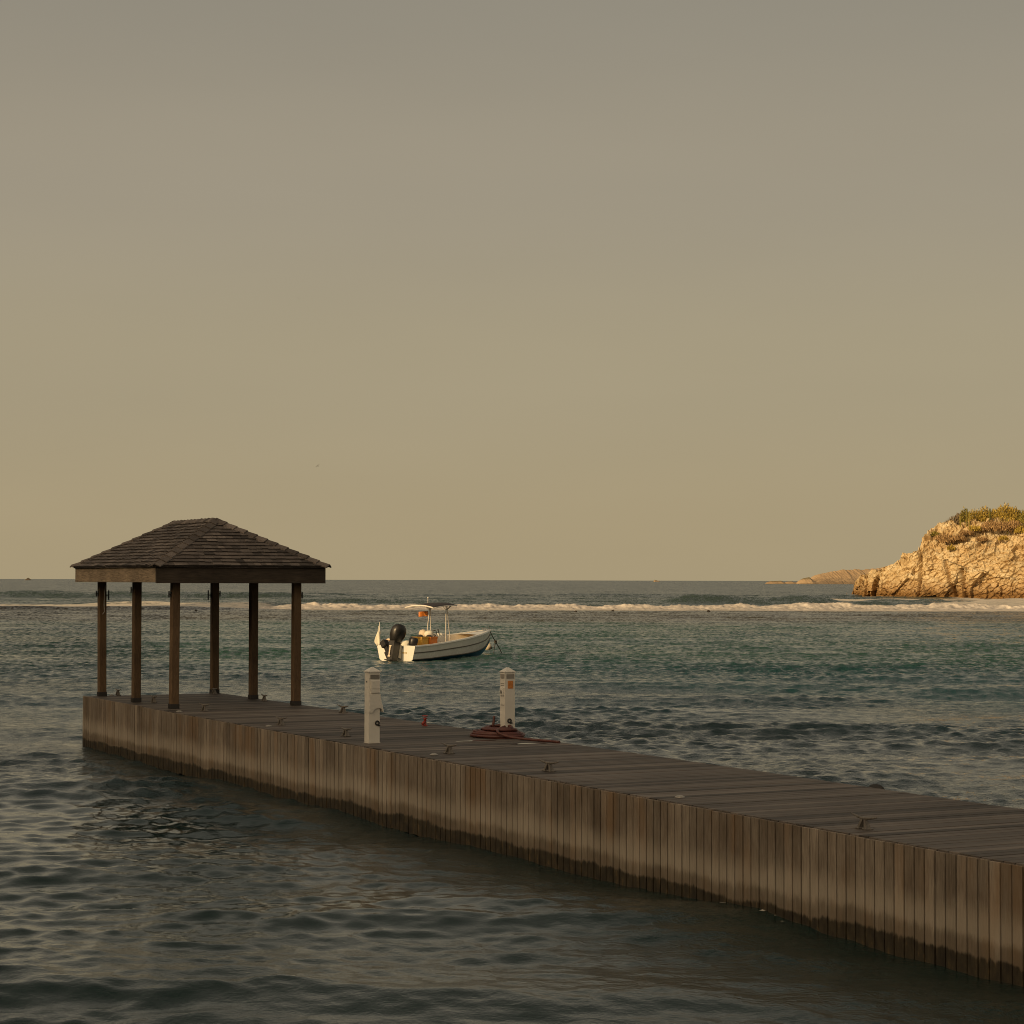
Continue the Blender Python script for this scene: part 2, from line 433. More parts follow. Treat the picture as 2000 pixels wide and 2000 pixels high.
# ------------------------------------------------------------------ sea
def mat_sea():
    m = NT('sea_water')
    col = m.attr('body', 'Color')
    v = m.coord((1.05, 1.0, 1.0))
    n1 = m.noise(v, 1.5, 3, .6, .3)
    n2 = m.noise(v, 5.5, 4, .62, .5)
    n3 = m.noise(m.coord((1, 1., 1.), loc=(3, 8, 1)), 17, 3, .6, .4)
    patch = m.mapr(m.noise(m.coord((.05, .10, .1)), 1.0, 3, .5), .36, .62, .35, 1.15, True)
    h = m.math('ADD', m.math('MULTIPLY', n1, .030), m.math('MULTIPLY', m.math('ADD', m.math('MULTIPLY', n2, .045), m.math('MULTIPLY', n3, .020)), patch))
    h = m.math('MULTIPLY', h, m.attr('ruf'))
    b = m.n('ShaderNodeBump'); b.inputs['Strength'].default_value = 1.0; b.inputs['Distance'].default_value = 1.0
    m.l(h, b.inputs['Height'])
    # wavelets too small to be waves of the mesh far out: slopes of their own, steeper on the shoreward faces
    far = m.attr('far')
    def slopes(scale, loc, ys, det, k, w):
        x = m.n('ShaderNodeTexNoise'); x.inputs['Scale'].default_value = scale; x.inputs['Detail'].default_value = det; x.inputs['Roughness'].default_value = .55
        m.l(m.coord((1, ys, 1), loc=loc), x.inputs['Vector'])
        a = m.n('ShaderNodeVectorMath', operation='SUBTRACT'); m.l(x.outputs['Color'], a.inputs[0]); a.inputs[1].default_value = (.5, .553, .5)
        c = m.n('ShaderNodeVectorMath', operation='MULTIPLY'); m.l(a.outputs[0], c.inputs[0]); c.inputs[1].default_value = (k, k, 0)
        d = m.n('ShaderNodeVectorMath', operation='SCALE'); m.l(c.outputs[0], d.inputs[0]); m.l(w, d.inputs['Scale'])
        return d.outputs[0]
    mod = m.mapr(patch, .35, 1.15, .55, 1.2)
    sc2 = m.n('ShaderNodeVectorMath', operation='ADD')
    m.l(slopes(3.8, (4, 9, 2), .5, 2, 1.5, m.math('MULTIPLY', m.attr('rip'), mod)), sc2.inputs[0]); m.l(slopes(.9, (0, 0, 0), .6, 3, 1.0, m.math('MULTIPLY', far, mod)), sc2.inputs[1])
    ad = m.n('ShaderNodeVectorMath', operation='ADD'); m.l(b.outputs[0], ad.inputs[0]); m.l(sc2.outputs[0], ad.inputs[1])
    nz = m.n('ShaderNodeVectorMath', operation='NORMALIZE'); m.l(ad.outputs[0], nz.inputs[0]); m.l(nz.outputs[0], m.b.inputs['Normal'])
    m.base(col); m.rough(m.mapr(far, 0, 1, .03, .16)); m.b.inputs['IOR'].default_value = 1.333
    # foam lies on the water as white froth
    fo = m.attr('foam')
    fn = m.noise(m.coord((.5, 1, 1)), 1.3, 6, .7)
    fac = m.mapr(m.math('ADD', fo, m.math('MULTIPLY', m.math('SUBTRACT', fn, .5), .9)), .42, .62, 0, 1, True)
    fac = m.math('MULTIPLY', fac, m.mapr(fo, .02, .15, 0, 1))
    d = m.n('ShaderNodeBsdfDiffuse'); d.inputs[0].default_value = (.58, .53, .46, 1)
    mx = m.n('ShaderNodeMixShader'); m.l(fac, mx.inputs[0]); m.l(m.b.outputs[0], mx.inputs[1]); m.l(d.outputs[0], mx.inputs[2])
    m.l(mx.outputs[0], m.out.inputs[0])
    return m.mat

def row_step(R):
    return np.minimum(.0032 * R, np.maximum(.10, .0032 * R * sstep(80, 135, R)))
def wave_sum(X, Y, R, comps):
    Z = np.zeros_like(X); DX = np.zeros_like(X); DY = np.zeros_like(X)
    for lam, th, slope, ph in comps:
        k = 2 * pi / lam; a = slope / k
        c, s = cos(th), sin(th)
        w = np.clip(lam / (2.6 * np.maximum(row_step(R), .05)) - .35, 0, 1) * a
        q = k * (c * X + s * Y) + ph
        Z += w * np.cos(q); sq = np.sin(q) * w * .9
        DX -= c * sq; DY -= s * sq
    return Z, DX, DY

def build_sea():
    fine = np.arange(-15.6, 15.61, .03)
    mid = np.arange(15.9, 40, .5); far = np.arange(42, 181, 6)
    A = np.radians(np.concatenate([-far[::-1], -mid[::-1], fine, mid, far]))
    rad = [0.3, 3, 7, 10, 12.0]
    while rad[-1] < 480: rad.append(rad[-1] + float(row_step(np.float64(rad[-1]))))
    while rad[-1] < 60000: rad.append(rad[-1] * 1.07)
    Rr = np.array(rad)
    R, AA = np.meshgrid(Rr, A, indexing='ij')
    X, Y = R * np.sin(AA), R * np.cos(AA)
    r2 = np.random.default_rng(5)
    chop = []
    N = 90
    for i in range(N):
        lam = .22 * (1.25 / .22) ** (i / (N - 1))
        chop.append((lam, -pi / 2 + r2.normal(.10, .85), .205 * sqrt(2 / N) * r2.uniform(.7, 1.3), r2.uniform(0, 2 * pi)))
    swell = []
    N = 14
    for i in range(N):
        lam = 3.8 * (10 / 3.8) ** (i / (N - 1))
        swell.append((lam, -pi / 2 + r2.normal(.08, .30), .050 * sqrt(2 / N) * r2.uniform(.7, 1.3), r2.uniform(0, 2 * pi)))
    outer = []
    for i in range(12):
        lam = 9 * (38 / 9) ** (i / 11)
        outer.append((lam, -pi / 2 + r2.normal(0, .25), .05 * sqrt(2 / 12) * r2.uniform(.7, 1.3), r2.uniform(0, 2 * pi)))
    z1, dx1, dy1 = wave_sum(X, Y, R, chop)
    z2, dx2, dy2 = wave_sum(X, Y, R, swell)
    z3, dx3, dy3 = wave_sum(X, Y, R, outer)
    front = (np.abs(AA) < 1.2) * 1.0
    patch = np.clip(.85 + 1.15 * fbm(X / 12, Y / 9, Y * 0, 3, 40), .3, 1.6)
    calm = 1 - .55 * sstep(226, 236, Y) * (1 - sstep(248, 262, Y))
    lee = sstep(8, 22, Y + .35 * X + 10)
    pts_ = (X - PO.x) * PN.x + (Y - PO.y) * PN.y
    near_face = 1 - .6 * np.exp(-(np.minimum(pts_, 0) / .9) ** 2) * (1 - sstep(0, 3, pts_)) * (1 - sstep(44, 46, Y))
    shel = (1 - sstep(-3.0, .5, pts_)) * (1 - sstep(30, 50, Y))
    lee = lee * (1 - .36 * shel)
    w1 = patch * calm * front * lee; w1 = w1 * near_face; w2 = calm * front * near_face; w3 = sstep(250, 300, Y) * front * (1 - sstep(900, 3000, R))
    Z = z1 * w1 + z2 * w2 + z3 * w3
    # steep swells standing up before they break on the reef
    def ridge(yc, x0, x1, amp, sf, sb, bend=0., wob=1.5, k=0):
        xm = (x0 + x1) / 2
        c = yc + bend * (X - xm) + wob * fbm(X / 9, X * 0 + k, X * 0, 3, 60 + k)
        u = Y - c
        g = np.where(u < 0, np.exp(-(u / sf) ** 2), np.exp(-(u / sb) ** 2))
        e = sstep(x0, x0 + (x1 - x0) * .3, X) * (1 - sstep(x1 - (x1 - x0) * .3, x1, X))
        return amp * g * e * (.8 + .35 * fbm(X / 7, X * 0 + 3 + k, X * 0, 3, 70 + k))
    Z += ridge(302, 16, 52, 1.45, 4.0, 8, -.05, 1.5, 1)
    Z += ridge(380, -110, -18, 1.15, 7, 12, .02, 2, 2)
    Z += ridge(330, 48, 80, .9, 5, 8, 0, 2, 5)
    Z += ridge(236, -75, -22, .45, 2.2, 3.5, .02, 1.5, 3)
    Z += ridge(275, -60, -25, .5, 3, 6, 0, 1.5, 4)
    Z += ridge(21.2, -16, 9, .13, .75, 1.1, .03, .5, 7) + ridge(17.2, -14, 9, .12, .7, 1.0, -.02, .5, 8) + ridge(24.6, -14, 1, .045, .6, .9, .03, .6, 9)
    Z += ridge(63, 9, 24, .20, 1.5, 2.5, -.1, .8, 6)
    # body colour: pale sand in the shallows by the pier, weedy blue-green, lagoon green, brown reef, deep slate
    n = fbm(X / 11, Y / 16, Y * 0, 4, 80); n2 = fbm(X / 40, Y / 30, Y * 0, 3, 90)
    yy = Y + 7 * n
    C = lambda *c: np.array(c)
    col = np.ones(X.shape + (3,)) * C(.010, .024, .021)
    def over(c, m): nonlocal col; col = col + (C(*c) - col) * m[..., None]
    over((.015, .030, .032), sstep(25, 40, yy))
    over((.009, .038, .044), sstep(42, 60, yy + 8 * n2))
    over((.021, .058, .045), sstep(68, 92, yy + 12 * n2))
    over((.027, .066, .049), sstep(118, 150, yy))
    over((.014, .048, .046), sstep(70, 110, yy) * sstep(.05, .35, n2) * .8)
    over((.046, .042, .026), sstep(158, 182, yy + 10 * n2))
    over((.034, .052, .046), sstep(250, 262, Y))
    over((.022, .036, .038), sstep(330, 600, Y))
    rf = np.exp(-((Y - 236 - .02 * (X + 48)) / 4) ** 2) * (1 - sstep(-26, -12, X))
    over((.030, .020, .012), rf * .9)
    # foam: wash in front of the breaker, streaks at the left, lace round the rocks
    nf = fbm(X / 6, Y / 5, Y * 0, 3, 100)
    foam = (.50 + .25 * sstep(239, 245, Y)) * sstep(232, 240, Y + 3.5 * nf) * (1 - sstep(256, 262, Y)) * sstep(-34, -24, X)
    foam = np.maximum(foam, .60 * sstep(243, 248, Y + 3 * nf) * (1 - sstep(268, 300, Y)) * (1 - sstep(-34, -24, X)))
    xr = X - Y * .168
    foam = np.maximum(foam, .60 * sstep(250, 262, Y) * (1 - sstep(425, 450, Y)) * sstep(2, 14, xr + 3 * nf - (Y - 250) * .045))
    foam = np.maximum(foam, .66 * sstep(330, 352, Y) * (1 - sstep(372, 380, Y)) * sstep(-9, -3, X - 58 + 2 * nf))
    foam *= front
    # slop breaking against the pier's near face
    ps = (X - PO.x) * PD.x + (Y - PO.y) * PD.y; pt = (X - PO.x) * PN.x + (Y - PO.y) * PN.y
    nl = fbm(X * 9, Y * 7, Y * 0, 2, 120)
    for (a, b_, k) in ((-25.3, -22.2, .54), (-17.2, -16.2, .54), (-8.2, -7.2, .52), (-12.5, -12, .45)):
        foam = np.maximum(foam, k * sstep(a, a + .4, ps) * (1 - sstep(b_ - .4, b_, ps)) * sstep(-.20, -.10, pt + .08 * nl) * (1 - sstep(.2, .4, pt)) * sstep(0, .35, nl))
    o = grid_mesh('sea', X + (dx1 * w1 + dx2 * w2) * 1, Y + (dy1 * w1 + dy2 * w2), Z, mat_sea(), dict(body=col, foam=foam, far=.14 * sstep(35, 75, R) + .06 * (1 - shel) + .62 * sstep(75, 190, R) + .22 * sstep(250, 400, R), rip=(.24 + .70 * sstep(50, 100, R)) * (1 - shel), ruf=.18 + .82 * (1 - shel)))
    tag(o, kind='structure')
    return o
build_sea()

# broken white water standing on the reef edge
def build_surf():
    m = NT('white_water')
    f = m.noise(m.coord((1, 1, 1.6)), 1.6, 6, .7)
    m.base(m.ramp(f, [(.3, (.34, .31, .28)), (.62, (.63, .58, .53))])); m.rough(.9); m.bump(f, .8, .12)
    m.b.inputs['Specular IOR Level'].default_value = .1
    x = np.arange(-34, 150, .16); v = np.linspace(0, 1, 30)
    V, X = np.meshgrid(v, x, indexing='ij')
    y0 = 249 + 2.0 * fbm(x / 16, x * 0, x * 0, 3, 7) + .03 * (x - 20)
    hgt = .60 * (1 + .75 * fbm(x / 5, x * 0 + 5, x * 0, 3, 8)) * sstep(-34, -20, x)
    prof_y = np.interp(v, [0, .35, .6, 1], [3.5, .6, -.7, -5.0]); prof_z = np.interp(v, [0, .22, .42, .62, 1], [-.25, .85, 1, .42, -.12])
    Y = y0[None, :] + prof_y[:, None] + .5 * fbm(X / 1.1, V * 5, X * 0, 4, 9)
    Z = hgt[None, :] * prof_z[:, None]
    lump = fbm(X / .8, V * 9, X * 0, 4, 12)
    Z = Z + .225 * lump * np.sin(pi * V) + .10 * fbm(X / .35, V * 14, X * 0, 3, 13) * np.sin(pi * V)
    o = grid_mesh('surf', X, Y, Z, m.mat, smooth=True)
    tag(o, kind='stuff')
build_surf()

# ------------------------------------------------------------------ land
def mat_rock(name, warm=1.0):
    m = NT(name)
    a = m.noise(m.coord((.25, .25, .4)), 1.0, 6, .65)
    b = m.noise(m.coord((1.2, 1.2, 2.5)), 1.0, 6, .7, .8)
    c = m.ramp(a, [(.3, (.43, .30, .145)), (.5, (.55, .42, .235)), (.7, (.63, .53, .35))])
    c = m.mix(m.mapr(b, .32, .52, .5, 0, True), c, (.30, .195, .085))
    c = m.mix(m.mapr(b, .58, .70, 0, .45, True), c, (.70, .63, .48))
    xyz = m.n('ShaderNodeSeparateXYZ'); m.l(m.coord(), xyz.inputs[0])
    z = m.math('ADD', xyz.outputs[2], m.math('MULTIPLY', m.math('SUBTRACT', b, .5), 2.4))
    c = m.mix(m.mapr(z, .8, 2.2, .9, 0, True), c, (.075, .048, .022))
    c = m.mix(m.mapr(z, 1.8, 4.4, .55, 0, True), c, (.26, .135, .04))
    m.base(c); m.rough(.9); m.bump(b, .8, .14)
    m.b.inputs['Specular IOR Level'].default_value = .15
    return m.mat
MROCK = mat_rock('sunlit_ochre_rock')

PXH = [1655, 1664, 1672, 1680, 1695, 1711, 1716, 1745, 1764, 1790, 1795, 1801, 1812, 1822, 1850, 1885, 1960, 2000, 2120, 2300, 2600]
HH = [-1.5, .8, 3.2, 4.2, 4.6, 5.6, 5.2, 6.6, 8.2, 8.8, 9.2, 11.6, 12.9, 13.9, 15.0, 15.6, 15.9, 16.2, 18, 20, 22]
def rock_front(tau):
    px = 1000 + tau * 4100
    return np.interp(px, [1650, 1690, 1720, 1760, 1800, 1900, 2000, 2300, 2600], [474, 448, 436, 428, 422, 416, 412, 395, 380])
def build_rock():
    tau = np.concatenate([np.arange(.1597, .252, .00042), np.arange(.252, .40, .003)])
    v = np.concatenate([np.linspace(0, .62, 150), np.linspace(.63, 1, 40)])
    V, T = np.meshgrid(v, tau, indexing='ij')
    px = 1000 + 4100 * T
    H = np.interp(px, PXH, HH)
    Yf = rock_front(T)
    depth = np.interp(px, [1655, 1700, 1790, 1830, 2000], [9, 12, 20, 60, 90])
    fv = np.clip(V / .62, 0, 1); bv = np.clip((V - .62) / .38, 0, 1)
    lean = np.interp(px, [1655, 1790, 1830, 2600], [.45, .5, .75, .9])
    Zf = -1.5 + (H + 1.5) * fv
    lean_y = lean * np.maximum(Zf, 0) * (.55 + .6 * fv)
    back = np.where(bv < .75, 1 - .12 * bv, np.interp(bv, [.75, 1], [.91, -.2]))
    Z = np.where(V <= .62, Zf, H * back)
    Y = Yf + lean_y + depth * bv
    X = T * (Yf + .9 * (Y - Yf))
    # fractured, tilted strata: every block stands proud or sunk by its own amount
    ca, sa = cos(.5), sin(.5)
    P = X * ca + Z * sa; Q = -X * sa + Z * ca
    _, _, c0 = worley(P / 7.5, Y / 7, Q / 4.2, 31)
    _, _, c1 = worley(P / 3.4, Y / 3.4, Q / 1.7, 1)
    d1, d2, c2 = worley(P / 1.3, Y / 1.5, Q / .75, 9)
    _, _, c3 = worley(P / .55, Y / .7, Q / .4, 17)
    big = fbm(X / 9, Y / 9, Z / 7, 3, 30)
    D = 2.4 * big + 2.3 * (c0 - .5) + 1.2 * (c1 - .5) + .5 * (c2 - .5) + .2 * (c3 - .5) - .35 * np.exp(-((d2 - d1) / .10) ** 2)
    gully = np.exp(-((px - 1797) / 3.2) ** 2) * 1.5 + np.exp(-((px - 1712 - (Z - 3) * 2.) / 2.2) ** 2) * 2.0 + np.exp(-((px - 1867 + Z * 2.2) / 4) ** 2) * 1.7 * (Z < 8) \
        + np.exp(-((px - 1888 + Z) / 4) ** 2) * 1.4 * (Z < 6) + np.exp(-((px - 1695) / 1.6) ** 2) * 1.4
    D = D - gully
    wfront = np.where(V <= .62, 1, 1 - bv)
    Y = Y - D * wfront
    X = X - .45 * D * wfront * np.sign(T) * 1.0
    Z = Z + (1.5 * (c1 - .5) + .6 * (c2 - .5) + .35 * (c3 - .5)) * sstep(.2, .6, V) + .5 * big * bv
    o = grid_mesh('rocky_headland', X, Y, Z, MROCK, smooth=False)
    tag(o, kind='structure')
    return o
build_rock()

def far_land():
    m = NT('distant_scrub_land')
    xyz = m.n('ShaderNodeSeparateXYZ'); m.l(m.coord(), xyz.inputs[0])
    b = m.noise(m.coord((.02, .02, .05)), 1.0, 6, .65)
    a = m.noise(m.coord((.05, .05, .12)), 1.0, 5, .7)
    up = m.attr('up')
    z = m.math('ADD', up, m.math('MULTIPLY', m.math('SUBTRACT', a, .5), .5))
    c = m.ramp(b, [(.3, (.34, .225, .12)), (.7, (.46, .33, .19))])
    c = m.mix(m.mapr(z, .60, .78, 0, .9, True), c, (.17, .14, .075))
    c = m.mix(m.mapr(z, .04, .18, .7, 0, True), c, (.16, .115, .07))
    m.base(c); m.rough(.95)
    def ridge(name, pxs, hs, Yd, dep, seed):
        px = np.arange(pxs[0], pxs[-1] + .1, .35); v = np.linspace(0, 1, 40)
        V, P = np.meshgrid(v, px, indexing='ij')
        T = (P - 1000) / 4100
        h = np.interp(P, pxs, hs) * (1 + .06 * fbm(P / 6, P * 0, P * 0, 4, seed))
        Z = np.where(V < .6, -2 + (h + 2) * (V / .6) ** .8, h - (h + 2) * ((V - .6) / .4) ** 2)
        Y = Yd + dep * V + dep * .025 * fbm(P / 7, V * 7, P * 0, 4, seed + 3)
        Z = Z + h * .03 * fbm(P / 3, V * 9, P * 0, 4, seed + 5) * np.sin(pi * V)
        o = grid_mesh(name, T * Yd, Y, Z, m.mat, dict(up=np.clip(Z / max(hs), 0, 1)), smooth=False)
        tag(o, kind='structure')
    ridge('distant_headland', [1598, 1606, 1615, 1640, 1665, 1690, 1715, 1740, 1800, 2100], [-1, 6, 10, 13.5, 16.5, 17.5, 17, 18.5, 24, 40], 2400, 160, 200)
    ridge('distant_islet', [1562, 1568, 1578, 1590, 1598, 1604], [-2, 3, 6.5, 7.6, 4.0, 3], 2300, 60, 220)
    ridge('distant_islet', [1497, 1504, 1512, 1522, 1532, 1540, 1546, 1553, 1560, 1568], [-2, 1.6, 3.2, 3.4, 3.6, 1.6, 2.8, 3.0, 1.8, 1.5], 2350, 50, 240)
    ridge('distant_islet', [42, 44, 47, 50, 53], [-5, 2, 6.5, 2, -5], 5200, 80, 260)
    ridge('distant_islet', [1279, 1280.2, 1283, 1290, 1296], [-4, 5.5, 5, 2, -4], 6000, 80, 280)
far_land()

# the wooded ridge behind and left of the viewer whose shadow lies over the pier
def shade_hill():
    m = NT('wooded_slope')
    a = m.noise(m.coord((.2, .2, .2)), 1.0, 6, .7)
    m.base(m.ramp(a, [(.3, (.03, .035, .015)), (.7, (.09, .085, .04))])); m.rough(.95)
    q = np.arange(-240, 130, 3.0); u = np.linspace(-1, 1, 41)
    U, Q = np.meshgrid(u, q, indexing='ij')
    B = np.interp(Q, [-300, -215, -196, -186, -150, -70, -50, -36, 0, 130], [270, 190, 158, 143, 108, 51, 50, 50, 42, 35])
    P = B - 30.0 / tan(SUN_EL) + 30 * U
    Z = 31.0 * (1 - np.abs(U) ** 1.3) * sstep(-240, -212, Q) - 1.0
    Z = Z + .5 * fbm(Q / 8, U * 4, Q * 0, 3, 300)
    X = (P + Q) / sqrt(2); Y = (P - Q) / sqrt(2)
    tag(grid_mesh('hill', X, Y, Z, m.mat), kind='structure')
shade_hill()

# ------------------------------------------------------------------ vegetation on the headland
def mat_leaf(name, a, b):
    m = NT(name)
    t = m.attr('tone')
    m.base(m.ramp(t, [(0, a), (1, b)])); m.rough(.8); m.b.inputs['Specular IOR Level'].default_value = .2
    return m.mat
LEAF = dict(yellow=mat_leaf('yellow_green_leaves', (.19, .135, .025), (.52, .375, .08)),
            green=mat_leaf('olive_leaves', (.08, .075, .016), (.30, .235, .05)),
            brown=mat_leaf('dry_twigs', (.22, .135, .06), (.46, .30, .14)),
            grey=mat_leaf('grey_dry_twigs', (.11, .080, .048), (.27, .205, .125)),
            stem=mat_leaf('shrub_stems', (.08, .055, .03), (.2, .14, .08)))
def headland_point(px, y, Yoff=0.0):
    T = (px - 1000) / 4100.; H = float(np.interp(px, PXH, HH)); Yf = float(rock_front(T))
    return T, H, Yf
def shrub(px, ybase, w, h, kind, label, dy=0.0):
    """a bush of loose blades on stems; px and ybase say where on the headland it was seen"""
    T, H, Yf = headland_point(px, ybase)
    z = (1134.6 - ybase) / 4100 * (Yf + 10) + CAMH
    lean = .75 * max(z, 0) * (.55 + .6 * min(1, (z + 1.5) / (H + 1.5)))
    Y = Yf + lean + dy
    if z > H - 1: Y += 2.5
    o = empty('shrub', (T * Y, Y, z - .9), 0, label, 'shrub', 'shrubs growing on the rocky headland')
    fb = MB()
    n = int(520 * w * h / 6) + 160
    for i in range(n):
        a = random.uniform(0, 2 * pi); rr = sqrt(random.random()); e = random.random() ** .7
        bx = w / 2 * rr * cos(a); by = w / 2 * rr * sin(a)
        top = h * sqrt(max(.05, 1 - .85 * rr * rr)) * random.uniform(.75, 1.1)
        p = Vector((bx, by, .4 + top * e))
        d = Vector((bx * .5 / w + random.gauss(0, .35), by * .5 / w + random.gauss(0, .35), random.uniform(.4, 1.2))).normalized()
        L = random.uniform(.25, .6); wd = random.uniform(.05, .12)
        sd = d.cross(Vector((random.gauss(0, 1), random.gauss(0, 1), random.gauss(0, 1)))).normalized() * wd
        fb.add([p - sd, p + sd, p + d * L + sd * .2, p + d * L - sd * .2], [(0, 1, 2, 3)], random.random())
    fb.build('foliage', LEAF[kind], o)
    sb = MB()
    for i in range(9):
        a = random.uniform(0, 2 * pi); rr = random.random() * w * .38
        sb.tube([(rr * .2 * cos(a), rr * .2 * sin(a), 0), (rr * .6 * cos(a), rr * .6 * sin(a), h * .45), (rr * cos(a), rr * sin(a), h * .9)], [.06, .04, .02], 5, random.random())
    sb.build('stems', LEAF['stem'], o)
    return o
shrub(1862, 1026, 3.6, 2.3, 'grey', 'grey brown twiggy shrub at the left end of the clifftop growth')
shrub(1846, 1030, 2.4, 1.2, 'green', 'small low olive shrub on the clifftop just left of the grey twiggy shrub')
shrub(1884, 1023, 2.2, 3.8, 'green', 'narrow upright olive shrub with dark cactus stems beside it')
shrub(1905, 1020, 4.0, 3.4, 'yellow', 'bright yellow green bush, leftmost of the clifftop yellow bushes')
shrub(1924, 1018, 3.2, 3.6, 'yellow', 'second yellow green bush from the left on the clifftop')
shrub(1943, 1016, 3.4, 3.2, 'yellow', 'third yellow green bush from the left on the clifftop', 1)
shrub(1964, 1014, 3.8, 3.9, 'yellow', 'tallest golden green bush at the top of the headland')
shrub(1982, 1016, 3.4, 3.3, 'yellow', 'golden bush right of the tallest clifftop bush')
shrub(1998, 1018, 3.2, 3.0, 'green', 'dark olive bush cut by the right edge of the photo')
shrub(2016, 1018, 4.5, 3.2, 'green', 'dark olive bush just beyond the right edge of the photo')
shrub(1935, 1030, 3.6, 1.9, 'brown', 'reddish brown dry bush below the yellow clifftop bushes', -1)
shrub(1958, 1032, 3.8, 2.0, 'brown', 'widest reddish brown dry bush under the tallest golden bush', -1)
shrub(1980, 1028, 3.2, 1.8, 'brown', 'right hand reddish brown dry bush near the edge of the photo', -1)
shrub(1994, 1036, 2.4, 1.5, 'yellow', 'small orange yellow bush low on the slope at the right edge', -1)
shrub(1850, 1056, 3.0, 1.8, 'brown', 'round brown bush clinging to the upper left cliff face', -1)
shrub(1872, 1052, 3.2, 1.3, 'brown', 'low brown bush on the cliff face right of the round brown bush', -1)
shrub(1826, 1044, 1.8, 1.0, 'green', 'tiny green shrub on the top left corner of the cliff')
shrub(1858, 1070, 1.6, .9, 'yellow', 'little orange tuft halfway down the cliff below the round brown bush', -1)
for px, yb, w, h, k, lb in ((1836, 1050, 2.6, .9, 'brown', 'low brown scrub at the shoulder of the cliff under the tiny green shrub'), (1888, 1040, 3.0, .9, 'brown', 'low brown scrub on the upper cliff right under the cactus stems'),
                            (1905, 1032, 2.6, 1.0, 'yellow', 'low golden scrub at the foot of the leftmost yellow bushes'), (1918, 1052, 2.2, .7, 'brown', 'small brown tuft in the middle of the upper cliff face'),
                            (1960, 1050, 2.0, .7, 'yellow', 'small golden tuft on the right part of the cliff face'), (1876, 1010, 2.4, 1.5, 'grey', 'grey twigs sticking up between the left twiggy shrub and the upright olive shrub')):
    shrub(px, yb, w, h, k, lb, -1)
def cactus(px, ybase, h, label):
    T, H, Yf = headland_point(px, ybase)
    z = (1134.6 - ybase) / 4100 * (Yf + 10) + CAMH
    Y = Yf + .8 * z
    b = MB(); n = 12
    prof = [(.02, -.8), (.14, -.6), (.16, h * .5), (.15, h * .92), (.08, h), (.0, h + .03)]
    b.lathe(prof, n, tone=random.random())
    o = b.build('columnar_cactus', LEAF['green']); o.location = (T * Y, Y, z)
    tag(o, label, 'cactus', 'columnar cacti on the headland')
for px, yb, h, lb in ((1876, 1025, 2.0, 'short columnar cactus beside the grey twiggy shrub'), (1889, 1024, 3.4, 'tall columnar cactus left of the bright yellow bushes'),
                      (1894, 1023, 2.7, 'columnar cactus right beside the tallest cactus'), (1934, 1016, 2.6, 'columnar cactus poking up between the yellow bushes'),
                      (1968, 1034, 2.4, 'columnar cactus standing in the reddish brown bushes')):
    cactus(px, yb, h, lb)

# small dark rocks breaking the surface at the reef edge
def reef_rock(px, py, w, h, label):
    Y = CAMH * 4100 / (py - 1133.4); X = (px - 1000) / 4100 * Y
    a = np.linspace(0, pi, 9); c = np.linspace(0, 2 * pi, 17)
    A, C_ = np.meshgrid(a, c, indexing='ij')
    r = 1 + .35 * fbm(np.cos(C_) * np.sin(A) * 1.5 + px, np.sin(C_) * np.sin(A) * 1.5, np.cos(A) * 1.5, 3, 5)
    r[:, -1] = r[:, 0]
    o = grid_mesh('reef_rock', w / 2 * r * np.sin(A) * np.cos(C_), w / 2 * r * np.sin(A) * np.sin(C_), h * r * np.cos(A), M['beam'], smooth=False)
    o.location = (X, Y, .02)
    tag(o, label, 'rock', 'dark rocks at the reef edge')
reef_rock(1197, 1194.5, .40, .20, 'small dark rock at the reef edge right of the boat')
reef_rock(1384, 1194, .36, .18, 'lone dark rock at the reef edge halfway to the headland')
reef_rock(1125, 1195.5, .34, .14, 'smallest dark rock at the reef edge nearest the boat')
reef_rock(384, 1196, .36, .18, 'dark rock at the reef edge seen between the pavilion posts')

# ------------------------------------------------------------------ pier
pier = empty('pier', W(0, .045, 0), PHI, 'long weathered wooden pier with vertical plank sides running out to the pavilion', 'pier')
END, SHORE, WID = .0, -62.0, 2.94
b = MB(); PW = .1465
y = END
while y > SHORE:
    x0 = -.004
    tn = min(1, max(0, random.gauss(.5, .26))) if random.random() > .2 else random.uniform(0, .15)
    dz = random.uniform(-.002, .002)
    b.box(x0 + random.uniform(-.004, .004), WID - .026, y - PW + random.uniform(.013, .019), y, DECK - .036 + dz, DECK + dz, tn, bev=.004)
    y -= PW
b.build('deck', M['deck'], pier)
def clad_side(x0, x1, far=False):
    b = MB(); y = END
    while y > SHORE:
        top = DECK + .006 if (y > -3.95 and not far) else DECK - .012 + random.uniform(-.003, .003)
        tn = min(1, max(0, random.gauss(.5, .24)))
        dx = random.uniform(-.003, .003)
        b.box(x0 + dx, x1 + dx, y - PW + random.uniform(.015, .021), y - random.uniform(0, .003), random.uniform(-.05, -.032), top, tn, bev=.004)
        y -= PW
    return b
clad_side(-.042, -.012).build('side_cladding', M['clad'], pier)
clad_side(WID - .02, WID + .01, True).build('side_cladding', M['clad'], pier)
b = MB(); x = -.04
while x < WID:
    b.box(x + .004, min(x + .139, WID - .03), END + .004, END + .034, random.uniform(-.05, .02), DECK - .003, random.gauss(.5, .2), bev=.004); x += PW
b.build('end_cladding', M['clad'], pier)
b = MB()
for x in (.12, 1.0, 1.9, 2.78): b.box(x - .06, x + .06, SHORE, END - .02, DECK - .26, DECK - .04)
for z in (.18, .62):
    for x in (.02, WID - .09): b.box(x, x + .05, SHORE, END - .05, z, z + .1)
b.build('stringer', M['beam'], pier)
k = 0
yy = END - .6
while yy > SHORE:
    for x in (.35, WID - .4):
        q = MB(); q.tube([(x, yy, -3), (x, yy, DECK - .27)], .14, 10); q.build('piling', M['beam'], pier)
    yy -= 5.0

